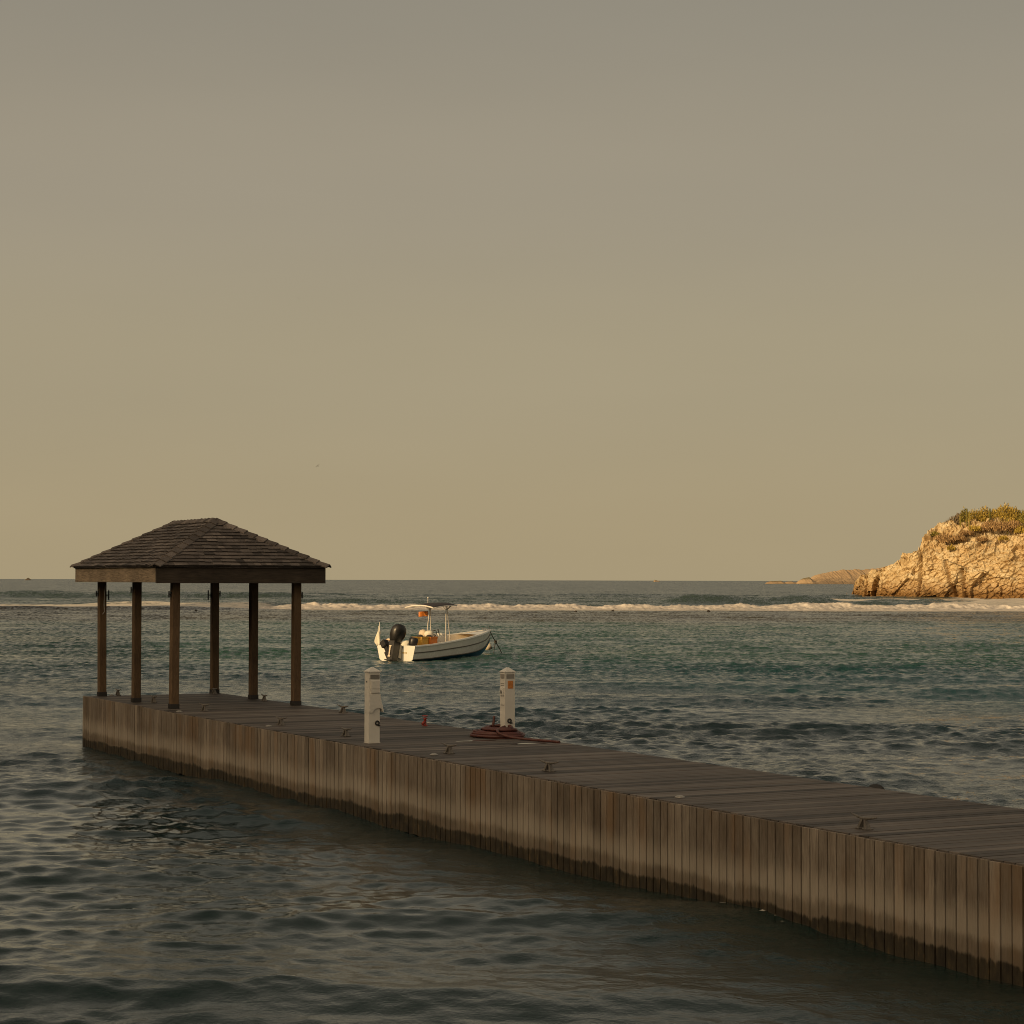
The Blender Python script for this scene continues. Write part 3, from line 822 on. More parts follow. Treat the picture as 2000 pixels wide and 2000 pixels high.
# ------------------------------------------------------------------ pavilion
gz = empty('pavilion', W(-2.44, 1.57, DECK), PHI, 'open sided wooden pavilion with hipped shingle roof at the end of the pier', 'pavilion')
ZT = 3.37 - DECK
def make_post(x, y, lean=(0, 0), tone=.5):
    b = MB(); h = .076
    vs = []
    for z in (.012, .6, 1.2, 1.8, ZT + .12):
        f = z / ZT; ox, oy = lean[0] * f, lean[1] * f
        c = .012
        for (i, j) in ((-h, -h + c), (-h + c, -h), (h - c, -h), (h, -h + c), (h, h - c), (h - c, h), (-h + c, h), (-h, h - c)):
            vs.append((x + i + ox, y + j + oy, z))
    fs = [tuple(range(7, -1, -1)), tuple(range(32, 40))]
    for k in range(4):
        for j in range(8): fs.append((8 * k + j, 8 * k + (j + 1) % 8, 8 * k + 8 + (j + 1) % 8, 8 * k + 8 + j))
    b.add(vs, fs, tone)
    o = b.build('post', M['post'], gz)
    f = MB(); f.box(x - .083, x + .083, y - .083, y + .083, .003, .09); f.build('base_bracket', M['foot'], o)
    return o
PX_, PY_ = 1.21, 2.31
posts = {}
for i, (x, y, ln, tn) in enumerate(((-PX_, PY_, (-.02, 0), .75), (-PX_, 0, (0, 0), .35), (-PX_, -PY_ , (.012, 0), .7), (PX_, PY_, (-.01, 0), .6), (PX_, 0, (-.004, 0), .25), (PX_, -PY_, (0, 0), .6))):
    posts[i] = make_post(x, y, ln, tn)
def hook(post, x, y, sx, z, big=True):
    """a bar held off the post's side on a short stem"""
    b = MB()
    b.box(x + sx * .078, x + sx * .088, y - .03, y + .03, z - .05, z + .05)
    L = .055 if big else .03
    b.tube([(x + sx * .085, y, z), (x + sx * (.085 + L), y, z)], .010, 8)
    hh = .10 if big else .06
    b.box(x + sx * (.078 + L), x + sx * (.098 + L), y - .012, y + .012, z - hh, z + hh)
    b.build('hook', M['foot'], post)
hook(posts[0], -PX_ - .02, PY_, 1, ZT - .27); hook(posts[0], -PX_ - .02, PY_, -1, ZT - .24, False)
hook(posts[3], PX_ - .01, PY_, -1, ZT - .27); hook(posts[3], PX_ - .01, PY_, 1, ZT - .24, False)
hook(posts[2], -PX_ + .01, -PY_, -1, ZT - .22, False); hook(posts[5], PX_, -PY_, 1, ZT - .24, False); hook(posts[1], -PX_, 0, -1, ZT - .15, False)
b = MB()
pth = [(-PX_ + .03, PY_ - .085, ZT - .06)] + [(-PX_ + .03 - .03 * sin(t * 2.2), PY_ - .088 - .01 * t, ZT - .06 - .55 * t) for t in (.2, .4, .6, .8, 1.0)] + [(-PX_ - .03, PY_ - .09, ZT - .66)]
b.tube(pth, .006, 6); b.build('cord', M['white'], posts[0])
# fascia: rectangle round the post tops
FX0, FX1, FY0, FY1 = -1.69, 1.64, -2.66, 2.66
FZ0, FZ1 = ZT, 3.668 - DECK
t_ = .05
b = MB(); b.box(FX0, FX0 + t_, FY0 + .002, FY1, FZ0, FZ1, .7, bev=.005); tag(b.build('fascia', M['fascia_pale'], gz), 'pale weathered fascia board')
b = MB(); b.box(FX0 - .003, FX1 + .003, FY0 - t_, FY0, FZ0 - .012, FZ1, .45, bev=.005); tag(b.build('fascia', M['fascia_dark'], gz), 'dark stained fascia board')
b = MB(); b.box(FX1 - t_, FX1, FY0 + .002, FY1, FZ0, FZ1, .5, bev=.005); b.build('fascia', M['fascia_dark'], gz)
b = MB(); b.box(FX0 + t_, FX1 - t_, FY1 - t_, FY1, FZ0, FZ1, .5, bev=.005); b.build('fascia', M['fascia_dark'], gz)
b = MB()
for x in (-PX_, PX_): b.box(x - .05, x + .05, FY0 + .01, FY1 - t_ - .01, FZ0 + .13, FZ1 - .02)
for y_ in (-PY_, 0, PY_): b.box(FX0 + t_ + .01, FX1 - t_ - .01, y_ - .04, y_ + .04, FZ0 + .16, FZ1 - .03)
b.build('beam', M['beam'], gz)
# roof
EO = .045; EZ = FZ1 + .004
RA, RB = Vector((0, -1.12, 4.575 - DECK)), Vector((0, 1.38, 4.575 - DECK))
E1, E2, E3, E4 = [Vector(p) for p in ((FX0 - EO, FY0 - t_ - EO, EZ), (FX1 + EO, FY0 - t_ - EO, EZ), (FX1 + EO, FY1 + EO, EZ), (FX0 - EO, FY1 + EO, EZ))]
b = MB()
dn = Vector((0, 0, -.02))
b.add([E1 + dn, E2 + dn, E3 + dn, E4 + dn, RA + dn, RB + dn], [(0, 1, 4), (1, 2, 5, 4), (2, 3, 5), (3, 0, 4, 5), (3, 2, 1, 0)], .3)
def face_shingles(A, B, Cc, Dd, n=14):
    u = (B - A).normalized(); wlen = (B - A).length
    up = ((Cc + Dd) / 2 - (A + B) / 2); up = up - u * up.dot(u)
    nn = u.cross(up).normalized()
    cx0, cx1 = (Cc - A).dot(u), (Dd - A).dot(u)
    for k in range(n):
        f0, f1 = k / n, min(1.0, (k + 1.35) / n)
        l0, r0 = cx0 * f0, wlen + (cx1 - wlen) * f0
        l1, r1 = cx0 * f1, wlen + (cx1 - wlen) * f1
        x = l0 - random.uniform(0, .1)
        rag = 0
        while x < r0:
            w = random.uniform(.09, .21)
            xa, xb = x + .002, x + w - .003
            x += w
            a0, b0 = max(l0, xa), min(r0, xb); a1, b1 = min(max(l1, xa), r1), max(min(r1, xb), l1)
            if b0 - a0 < .01: continue
            lift = random.uniform(.026, .036); sag = random.uniform(-.010, .006)
            P = lambda xx, ff, h, s=0: A + u * xx + up * (ff + s / up.length) + nn * h
            vs = [P(a0, f0, lift, sag), P(b0, f0, lift, sag), P(b1, f1, .004), P(a1, f1, .004), P(a0, f0, lift - .034, sag), P(b0, f0, lift - .034, sag)]
            b.add(vs, [(0, 1, 2, 3), (0, 3, 4), (1, 5, 2)], min(1, max(0, random.gauss(.5, .25))))
            b.add(vs, [(4, 5, 1, 0)], 0)  # butt ends toned darkest: the shadow line under each course, put into the colour
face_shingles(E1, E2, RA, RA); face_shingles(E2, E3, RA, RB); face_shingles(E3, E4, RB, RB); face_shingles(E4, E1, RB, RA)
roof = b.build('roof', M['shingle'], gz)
def caps(A, B, n1, n2, name, L=.23, w=.115):
    """overlapping ridge shingles laid along A..B, lying on the two roof planes with normals n1, n2"""
    d = (B - A); tot = d.length; d.normalize()
    s1 = d.cross(n1).normalized(); s2 = n2.cross(d).normalized()
    if (s1.z > 0): s1 = -s1
    if (s2.z > 0): s2 = -s2
    up = (n1 + n2).normalized()
    mb = MB(); n = max(1, round(tot / L)); st = tot / n
    for k in range(n):
        a = A + d * (k * st - .01); c = A + d * ((k + 1.25) * st)
        h0, h1 = .054 + random.uniform(0, .007), .032
        ww = w + random.uniform(-.012, .012)
        th = .020
        vs = [a + up * h0, a + s1 * ww + n1 * (h0 - .012), a + s2 * ww + n2 * (h0 - .012), c + up * h1, c + s1 * ww + n1 * (h1 - .012), c + s2 * ww + n2 * (h1 - .012)]
        vs += [v - up * th for v in vs]
        mb.add(vs, [(0, 1, 4, 3), (2, 0, 3, 5), (6, 7, 1, 0), (8, 6, 0, 2), (1, 7, 10, 4), (8, 2, 5, 11)], min(1, max(0, random.gauss(.55, .25))))
    return mb.build(name, M['shingle'], roof)
def fn(a, b_, c): 
    n = (b_ - a).cross(c - a).normalized(); return n if n.z > 0 else -n
NF, NR, NB, NL = fn(E1, E2, RA), fn(E2, E3, RA), fn(E3, E4, RB), fn(E4, E1, RA)
caps(E1, RA, NL, NF, 'hip_cap'); caps(E2, RA, NF, NR, 'hip_cap'); caps(E3, RB, NR, NB, 'hip_cap'); caps(E4, RB, NB, NL, 'hip_cap')
caps(RB, RA, NL, NR, 'ridge_cap', .2)

# ------------------------------------------------------------------ deck fittings
def make_cleat():
    o = empty('cleat', (0, 0, 0), PHI)
    b = MB()
    for s in (-1, 1):
        b.box(-.045, .045, s * .062 - .034, s * .062 + .034, 0, .014, bev=.004)
        b.add([(-.03, s * .062 - .018, .013), (.03, s * .062 - .018, .013), (.03, s * .062 + .02, .013), (-.03, s * .062 + .02, .013),
               (-.014, s * .022 - .014, .100), (.014, s * .022 - .014, .100), (.014, s * .022 + .014, .100), (-.014, s * .022 + .014, .100)],
              [(0, 1, 5, 4), (1, 2, 6, 5), (2, 3, 7, 6), (3, 0, 4, 7)])
    b.build('base', M['cleat'], o)
    h = MB()
    h.tube([(0, y, .104 + .030 * abs(y / .22) ** 1.6) for y in (-.22, -.18, -.11, 0, .11, .18, .22)], [.006, .009, .013, .018, .013, .009, .006], 10)
    h.build('horn', M['cleat'], o)
    return o
cl0 = make_cleat()
CL = [(.02, .74, 'two horned cleat between the two farthest posts on the near side of the pavilion'), (-2.68, .64, 'two horned cleat between the middle and nearest posts on the near side of the pavilion'),
      (-5.6, .66, 'first two horned cleat past the pavilion along the near edge of the deck'), (-9.67, .57, 'near edge cleat beside the small deck light, roughly midway from pavilion to the hooded pedestal'),
      (-12.43, .56, 'near edge cleat just left of the hooded white pedestal'), (-16.0, .60, 'near edge cleat below the red hose, next to a deck light'),
      (-19.0, .54, 'near edge cleat right of the red hose, above the cladding'), (-25.73, .36, 'largest looking cleat at the right, nearest to the viewer'),
      (-.28, 2.72, 'far edge cleat beside the farthest right hand pavilion post'), (-3.17, 2.74, 'far edge cleat between the two right hand pavilion posts'),
      (-7.16, 2.74, 'far edge cleat between the pavilion and the hooded white pedestal')]
for i, (s, t, lb) in enumerate(CL):
    c = cl0 if i == 0 else copy_tree(cl0)
    c.location = W(s, t, DECK + .001); c.rotation_euler = (0, 0, PHI + random.uniform(-.12, .12))
    tag(c, lb, 'cleat', 'mooring cleats along the edges of the deck')
def make_light():
    o = empty('deck_light', (0, 0, 0), PHI)
    b = MB(); b.lathe([(.0, .0), (.058, .0), (.058, .008), (.05, .013), (.045, .013)], 24); b.build('rim', M['galv'], o)
    l = MB(); l.lathe([(.045, .012), (.038, .020), (.022, .025), (0, .026)], 24); l.build('lens', M['lens'], o)
    return o
dl0 = make_light()
DL = [(.0, .60, 'small pale deck light at the foot of the farthest near side post'), (-5.67, .16, 'small pale deck light at the foot of the nearest near side post'),
      (-9.92, .26, 'small pale deck light left of the cleat before the hooded pedestal'), (-16.16, .29, 'small pale deck light right of the hooded pedestal, close to a cleat'),
      (-22.43, .33, 'small pale deck light on the near edge between the two rightmost cleats')]
for i, (s, t, lb) in enumerate(DL):
    c = dl0 if i == 0 else copy_tree(dl0)
    c.location = W(s, t, DECK + .001)
    tag(c, lb, 'deck light', 'round lights set on the deck')

# power and water pedestals
def ring_outlet(x, y, z, parent):
    b = MB(); Mx = Matrix.Translation((x, y, z)) @ Matrix.Rotation(pi / 2, 4, 'X')
    b.lathe([(.020, 0), (.036, 0), (.038, .012), (.032, .022), (.020, .020), (.018, .004)], 20, Mx)
    b.box(x + .012, x + .046, y - .020, y - .004, z - .044, z - .024)
    b.build('outlet', M['black'], parent)
def pyramid(b, h, z0, z1, z2):
    b.add([(-h, -h, z0), (h, -h, z0), (h, h, z0), (-h, h, z0), (-h, -h, z1), (h, -h, z1), (h, h, z1), (-h, h, z1), (-.012, -.012, z2), (.012, -.012, z2), (.012, .012, z2), (-.012, .012, z2)],
          [(3, 2, 1, 0), (0, 1, 5, 4), (1, 2, 6, 5), (2, 3, 7, 6), (3, 0, 4, 7), (4, 5, 9, 8), (5, 6, 10, 9), (6, 7, 11, 10), (7, 4, 8, 11), (8, 9, 10, 11)])
p1 = empty('power_pedestal', W(-13.80, .40, DECK + .001), PHI, 'white power pedestal with an arched hood, near edge of the deck', 'pedestal', 'white pedestals on the deck')
b = MB(); b.box(-.085, .085, -.085, .085, .012, 1.035, bev=.006); b.box(-.092, .092, -.092, .092, 0, .012); b.build('body', M['white'], p1)
b = MB(); pyramid(b, .097, 1.037, 1.052, 1.114); b.build('cap', M['white'], p1)
b = MB()
b.prism([(-.089, .72), (-.089, .451), (-.042, .447), (-.019, .478), (.009, .505), (.048, .518), (.094, .509), (.122, .482), (.133, .452), (.139, .452), (.137, .482), (.128, .529), (.106, .60), (.089, .68), (.089, .72)], -.106, .06)
b.build('hood', M['white'], p1)
b = MB(); b.box(-.066, .076, -.112, -.087, .735, .925, bev=.006); b.box(-.056, .068, -.118, -.113, .80, .915, bev=.002); b.build('socket_cover', M['white'], p1)
b = MB(); b.box(-.07, .072, -.094, -.087, .945, 1.005)
for i in range(5): b.box(-.07, .072, -.100, -.0945, .949 + i * .0115, .955 + i * .0115)
b.build('louvre', M['grey'], p1)
ring_outlet(.042, -.086, .295, p1)
b = MB(); b.lathe([(.0, 0), (.012, 0), (.012, .008), (0, .01)], 12, Matrix.Translation((-.086, 0, .90)) @ Matrix.Rotation(-pi / 2, 4, 'Y')); b.build('lock', M['black'], p1)
p2 = empty('power_pedestal', W(-13.40, 2.85, DECK + .001), PHI, 'white power pedestal with an orange notice, standing in the coiled red hose', 'pedestal', 'white pedestals on the deck')
b = MB(); b.box(-.085, .085, -.085, .085, .012, .975, bev=.006); b.box(-.092, .092, -.092, .092, 0, .012); b.build('body', M['white'], p2)
b = MB(); pyramid(b, .094, .977, .990, 1.054); b.build('cap', M['white'], p2)
b = MB(); b.box(-.062, .066, -.092, -.087, .885, .950); b.build('louvre', M['grey'], p2)
b = MB(); b.box(-.092, -.087, -.062, .062, .885, .950); b.build('louvre', M['grey'], p2)
b = MB(); b.box(-.038, .052, -.091, -.087, .73, .85); b.build('notice', M['sticker'], p2)
b = MB(); b.box(-.108, -.087, -.055, .05, .62, .745, bev=.005); b.build('socket_cover', M['white'], p2)
b = MB(); b.box(-.118, -.109, -.012, .012, .65, .70, bev=.003); b.build('latch', M['black'], p2)
for z in (.80, .77, .47):
    b = MB(); b.box(-.0895, -.087, -.06, .06, z, z + .010); b.build('seam', M['grey'], p2)
ring_outlet(-.012, -.086, .235, p2)

# red hose heaped round the second pedestal
def hose():
    pc = Vector((2.72, -13.42)); path = []
    def pt(t, s, z): return W(s, t, DECK + z)
    # a riser beside the pedestal, loops round it, and a tail lying along the far edge
    path += [pt(2.67, -13.30, .30), pt(2.66, -13.31, .20), pt(2.62, -13.30, .08)]
    N = 9
    for k in range(N):
        r0 = .50 - .034 * k + random.uniform(-.05, .05)
        for j in range(18):
            a = 2 * pi * j / 18 + .8
            rt = r0 * (1.0 + .10 * sin(a * 2 + k)); rs = r0 * 1.15
            tt = 2.70 + rt * .95 * cos(a) * (1 if cos(a) < 0 else .62); ss = -13.50 + rs * sin(a)
            z = .020 + .015 * k + .010 * sin(a * 1 + k * 1.7) + .008 * abs(sin(a * 3 + k))
            path.append(pt(tt, ss, z))
    path += [pt(2.35, -13.95, .12), pt(2.45, -14.15, .05), pt(2.66, -14.45, .02), pt(2.80, -14.75, .018), pt(2.86, -15.05, .018)]
    # smooth it
    P = [Vector(p) for p in path]
    for _ in range(1):
        Q = [P[0]]
        for a, c in zip(P, P[1:]): Q += [a * .75 + c * .25, a * .25 + c * .75]
        P = Q + [P[-1]]
    b = MB(); b.tube(P, .021, 8)
    o = b.build('hose', M['hose']); tag(o, 'dull red hose coiled in a heap round the white pedestal with the notice', 'hose')
hose()
# red valve on the far edge
v = empty('hose_valve', W(-10.9, 2.62, DECK + .001), PHI, 'small red hose valve standing on the far edge between the two white pedestals', 'valve')
b = MB(); b.lathe([(0, 0), (.045, 0), (.045, .012), (.022, .014), (.022, .11), (.030, .115), (.030, .135), (0, .137)], 14); b.tube([(0, 0, .07), (-.04, -.03, .065), (-.07, -.05, .035)], [.018, .02, .022], 10); b.build('body', M['red'], v)
b = MB(); b.tube([(0, 0, .135), (0, 0, .165)], .008, 8)
b.tube([(.042 * cos(a), .042 * sin(a), .165) for a in [2 * pi * i / 16 for i in range(17)]], .008, 8); b.tube([(-.042, 0, .165), (.042, 0, .165)], .006, 6); b.build('handwheel', M['red'], v)
# puddles left by the hose
def puddle(s, t, a, b_, label, rot=0):
    mb = MB(); n = 40; vs = []
    for i in range(n):
        q = 2 * pi * i / n; r = 1 + .12 * sin(3 * q + s) + .08 * sin(5 * q)
        x, y_ = a * r * cos(q), b_ * r * sin(q)
        vs.append((x * cos(rot) - y_ * sin(rot), x * sin(rot) + y_ * cos(rot), 0))
    mb.add(vs, [tuple(range(n))])
    mb.add([(x, y_, -.003) for x, y_, z in vs], [tuple(range(n - 1, -1, -1))])
    o = mb.build('puddle', M['wet']); o.location = W(s, t, DECK + .0065); o.rotation_euler = (0, 0, PHI)
    tag(o, label, 'puddle', 'puddles on the deck')
puddle(-14.15, 1.98, .33, .06, 'thin bright puddle on the boards left of the red hose', -.02)
puddle(-14.95, 2.42, .30, .08, 'thin bright puddle on the boards under the tail of the red hose', .02)
# black bumper hung on the far edge
v = empty('bumper', W(-22.4, 2.985, DECK - .10), PHI, 'black rubber bumper showing above the far edge of the deck at the right', 'bumper')
b = MB(); b.ell((.06, 0, .06), (.06, .15, .075)); b.build('pad', M['rubber'], v)
for y_ in (-.17, .14):
    b = MB(); b.box(-.012, .06, y_, y_ + .03, -.01, .05); b.build('bracket', M['foot'], v)

# ------------------------------------------------------------------ boat
BA = radians(36); BH = atan2(cos(BA), sin(BA))       # heading: 36 degrees right of straight away
boat = empty('motor_boat', (-4.93, 89.6, 0), BH, 'white open motor boat with canopy and big outboard moored beyond the pier', 'boat')
boat.scale = (.955, 1, 1)
ST = [  # x, half beam at gunwale, gunwale z, half beam at chine, chine z, keel z
    (0, 1.05, .63, .90, .04, -.25), (1.2, 1.08, .68, .93, .06, -.28), (2.6, 1.09, .78, .94, .14, -.28), (4.0, 1.00, .90, .84, .19, -.24),
    (5.2, .78, 1.02, .60, .27, -.14), (6.1, .48, 1.11, .31, .38, -.02), (6.7, .20, 1.17, .09, .55, .25), (7.0, .04, 1.20, .02, .80, .62)]
def interp_st(n=40):
    xs = np.linspace(0, 7, n); a = np.array(ST)
    return np.stack([xs] + [np.interp(xs, a[:, 0], a[:, i]) for i in range(1, 6)], 1)
IS = interp_st()
def smooth_cols(a):
    for _ in range(3):
        a[1:-1, 1:] = (a[:-2, 1:] + 2 * a[1:-1, 1:] + a[2:, 1:]) / 4
    return a
IS = smooth_cols(IS)
def strip(mb, f, s, tone=.5, mi=0):
    """skin between two lines f(i)->[points] along the hull, for one side s"""
    n = len(IS); pts = [f(r) for r in IS]; m = len(pts[0]); vs = []
    for p in pts: vs += [(x, s * y_, z) for x, y_, z in p]
    fs = []
    for i in range(n - 1):
        for j in range(m - 1):
            q = (i * m + j, (i + 1) * m + j, (i + 1) * m + j + 1, i * m + j + 1)
            fs.append(q if s < 0 else q[::-1])
    mb.add(vs, fs, tone, mi, True)
def top_line(r, k):
    x, bg, zg, bc, zc, zk = r
    return (x, bc + (bg - bc) * (k ** .7), zc + (zg - zc) * k)
hull = MB()
for s in (-1, 1):
    strip(hull, lambda r: [top_line(r, k) for k in (0, .25, .5, .75, 1)], s)
# transom with a cut-out for the motor
r = IS[0]; bg, zg, bc, zc = r[1], r[2], r[3], r[4]
poly = [(-bc, zc), (-.62, zc - .16), (0, -.25), (.62, zc - .16), (bc, zc), (bg, zg), (.42, zg + .02), (.32, zg - .24), (-.32, zg - .24), (-.42, zg + .02), (-bg, zg)]
Mt = Matrix.Rotation(pi / 2, 4, 'Z')
hull.prism(poly[::-1], -.0, .06, Mt.inverted())
for sgn in (-1, 1):                                                # raised corner lockers at the stern
    hull.box(0.07, .62, sgn * .60 - .30, sgn * .60 + .30, .14, zg - .03, bev=.02)
hull_o = hull.build('hull', M['gel'], boat)
bt = MB()
for s in (-1, 1): strip(bt, lambda r: [(r[0], 0, r[5]), (r[0], r[3] * .6, r[5] + (r[4] - r[5]) * .55), (r[0], r[3], r[4] - .004)], s)
bt.build('antifouling', M['blue'], boat)
gw = MB()
for s in (-1, 1):
    strip(gw, lambda r: [(r[0], r[1] + .035, r[2] - .05), (r[0], r[1] + .035, r[2] + .012), (r[0], max(r[1] - .11, 0), r[2] + .014), (r[0], max(r[1] - .11, 0), r[2] - .05)], s)
gw.build('gunwale', M['gel'], boat)
sk = MB()
for s in (-1, 1):
    strip(sk, lambda r: [(lambda p: (p[0], p[1] + d, p[2] + z))(top_line(r, .50)) for d, z in ((.0, -.022), (.022, -.02), (.022, .02), (.0, .022))], s)
    strip(sk, lambda r: [(lambda p: (p[0], p[1] + d, p[2] + z))(top_line(r, .02)) for d, z in ((.0, -.022), (.016, -.02), (.016, .02), (.0, .022))], s)
sk.build('rubbing_strake', M['strake'], boat)
ln = MB()
for s in (-1, 1):
    strip(ln, lambda r: [(r[0], max(r[1] - .12, 0.001), r[2] - .01), (r[0], max(r[3] - .16, .001), .32 + .05 * r[0]), (r[0], 0, .31 + .05 * r[0])][::-1], s)
ln.build('deck_liner', M['liner'], boat)
fd = MB()                                                           # raised foredeck
nn = 12
xs = np.linspace(5.3, 6.95, nn); a_ = np.array(ST)
vs = []
for x in xs:
    w_ = max(np.interp(x, a_[:, 0], a_[:, 1]) - .10, .01); zz = np.interp(x, a_[:, 0], a_[:, 2])
    vs += [(x, -w_, zz - .03), (x, 0, zz + .0), (x, w_, zz - .03)]
fs = []
for i in range(nn - 1):
    for j in range(2): fs.append((3 * i + j, 3 * i + j + 3, 3 * i + j + 4, 3 * i + j + 1)[::-1])
fd.add(vs, fs, .5, 0, True); fd.build('foredeck', M['gel'], boat)
bc_ = MB(); bc_.tube([(6.55, -.07, 1.18), (6.55, -.07, 1.27)], .015, 6); bc_.tube([(6.55, .07, 1.18), (6.55, .07, 1.27)], .015, 6); bc_.tube([(6.55, -.13, 1.27), (6.55, .13, 1.27)], .018, 6); bc_.build('bow_bitt', M['galv'], boat)
br = MB(); br.tube([(6.95, 0, 1.18), (7.02, 0, 1.27), (6.92, 0, 1.34), (6.85, 0, 1.2)], .013, 6); br.build('bow_eye', M['galv'], boat)
nm = MB()
for i in range(5): nm.box(-.006, -.002, -.60 + i * .075, -.55 + i * .075, .30, .36)
nm.build('name_mark', M['gold'], boat)
# outboard motor
om = MB()
cs = [(-.02, .70, .16, .15), (.0, .80, .28, .22), (.0, 1.0, .36, .265), (-.02, 1.2, .385, .27), (-.04, 1.36, .34, .235), (-.06, 1.47, .22, .16), (-.07, 1.50, .06, .05)]
vs = []; n = 20
for (cx, z, ax, ay) in cs:
    for k in range(n):
        q = 2 * pi * k / n; c, s_ = cos(q), sin(q)
        vs.append((-.36 + cx + ax * abs(c) ** .75 * (1 if c > 0 else -1), -.20 - .24 * (z - .7) + ay * abs(s_) ** .75 * (1 if s_ > 0 else -1), z))
fs = [tuple(range(n - 1, -1, -1)), tuple(range((len(cs) - 1) * n, len(cs) * n))]
for i in range(len(cs) - 1):
    for k in range(n): fs.append((i * n + k, i * n + (k + 1) % n, (i + 1) * n + (k + 1) % n, (i + 1) * n + k))
om.add(vs, fs, .5, 0, True)
out_o = om.build('outboard_motor', M['cowl'], boat)
OFF = Matrix.Translation((.06, -.20, 0))
b = MB(); b.add([OFF @ Vector(p) for p in ((-.62, -.10, -.35), (-.24, -.10, -.35), (-.24, .10, -.35), (-.62, .10, -.35), (-.66, -.15, .76), (-.20, -.15, .76), (-.20, .15, .76), (-.66, .15, .76))],
                [(0, 1, 5, 4), (1, 2, 6, 5), (2, 3, 7, 6), (3, 0, 4, 7), (4, 5, 6, 7), (3, 2, 1, 0)])
b.box(-.80, -.12, -.16, .16, -.10, -.07, M=OFF); b.build('leg', M['cowl'], out_o)
for (y0_, y1_) in ((-.15, -.12), (.12, .15)):
    b = MB(); b.box(-.22, -.02, y0_, y1_, .1, .66, M=OFF); b.build('bracket', M['galv'], out_o)
b = MB(); b.box(-.69, -.663, -.01, .05, .12, .50, M=OFF); b.box(-.69, -.664, -.045, .075, .505, .55, M=OFF); b.box(-.69, -.664, -.05, .08, .06, .115, M=OFF); b.build('trim_plate', M['buoy'], out_o)
pv = Matrix.Translation((-.12, -.2, .6))
out_o.matrix_local = pv @ Matrix.Rotation(radians(13), 4, 'Y') @ pv.inverted()
# small tilted spare motor on the port side
b = MB(); Mr = Matrix.Translation((-.34, .28, .60)) @ Matrix.Rotation(radians(-38), 4, 'X') @ Matrix.Rotation(radians(10), 4, 'Y')
b.box(-.15, .13, -.13, .13, -.05, .30, .5, 0, Mr, .04); b.box(-.08, .08, -.09, .09, -.30, -.04, .5, 0, Mr, .02)
b.prism([(-.19, -.62), (.10, -.58), (.16, -.24), (-.17, -.28)], -.13, .11, Mr)
b.build('auxiliary_motor', M['cowl'], boat)
# canopy on four legs
cp = MB(); nx, ny = 9, 9; vs = []
def cz(x, y_): return 2.40 + .06 * (x - 2.5) - .10 * ((y_) / .75) ** 2 - .035 * ((x - 2.5) / .8) ** 2
for i in range(nx):
    for j in range(ny):
        x = 1.66 + 1.72 * i / (nx - 1); y_ = -.78 + 1.56 * j / (ny - 1); vs.append((x, y_, cz(x, y_)))
n0 = len(vs); vs += [(x, y_, z + .03) for x, y_, z in vs]
fs = []
for i in range(nx - 1):
    for j in range(ny - 1):
        q = (i * ny + j, i * ny + j + 1, (i + 1) * ny + j + 1, (i + 1) * ny + j); fs.append(q); fs.append(tuple(n0 + k for k in q[::-1]))
edge = [(0, j) for j in range(ny)] + [(i, ny - 1) for i in range(1, nx)] + [(nx - 1, j) for j in range(ny - 2, -1, -1)] + [(i, 0) for i in range(nx - 2, 0, -1)]
for (i, j), (i2, j2) in zip(edge, edge[1:] + edge[:1]):
    a1, a2 = i * ny + j, i2 * ny + j2; fs.append((a1, a1 + n0, a2 + n0, a2))
cp.add(vs, fs, .5, 0, True); can = cp.build('canopy', M['canvas'], boat)
b = MB()
lp = [(1.66, y_, cz(1.66, y_) + .015) for y_ in np.linspace(-.78, .78, 12)]
b.tube([(3.38, y_, cz(3.38, y_) + .01) for y_ in np.linspace(-.78, .78, 8)], .02, 6)
b.tube(lp, .034, 8)
for s in (-1, 1): b.tube([(x, s * .78, cz(x, .78) + .01) for x in np.linspace(1.66, 3.38, 8)], .022, 6)
b.build('rim_tube', M['tube'], can)
b = MB(); b.tube([(2.45, .12, 2.42), (2.45, .12, 2.64)], .013, 6); b.ell((2.45, .12, 2.65), (.04, .04, .03)); b.build('antenna', M['tube'], can)
for (x, s) in ((2.86, -1), (3.26, -1), (2.86, 1), (3.26, 1)):
    xt = 3.02 if x < 3 else 3.10
    b = MB(); b.tube([(x, s * .56, .42), (xt, s * .46, 2.17), (xt - .02, s * .46, cz(xt, .46))], .021, 8)
    b.tube([(xt, s * .46, 2.12), (xt + (.30 if x > 3 else -.42), s * .5, cz(xt + (.3 if x > 3 else -.42), .5))], .014, 6)
    b.tube([(xt, s * .46, 2.12), (xt, s * .72, cz(xt, .72))], .012, 6)
    b.build('canopy_pole', M['tube'], boat)
b = MB(); b.box(2.78, 3.36, -.34, .34, .33, 1.0, bev=.03); b.box(2.95, 3.32, -.30, .30, .98, 1.10, bev=.03); co_c = b.build('console', M['gel'], boat)
b = MB(); Mw = Matrix.Translation((2.74, .04, 1.08)) @ Matrix.Rotation(radians(-62), 4, 'Y')
b.tube([Mw @ Vector((.17 * cos(a), .17 * sin(a), 0)) for a in [2 * pi * i / 18 for i in range(19)]], .017, 6, cap=False)
for a in (0, 2.1, 4.2): b.tube([Mw @ Vector((0, 0, 0)), Mw @ Vector((.17 * cos(a), .17 * sin(a), 0))], .012, 5)
b.tube([Mw @ Vector((0, 0, 0)), Mw @ Vector((0, 0, -.12))], .02, 6); b.build('steering_wheel', M['black'], co_c)
b = MB(); b.tube([(2.86, -.20, 1.02), (2.82, -.21, 1.14), (2.74, -.22, 1.28)], [.02, .02, .03], 6); b.build('throttle', M['black'], co_c)
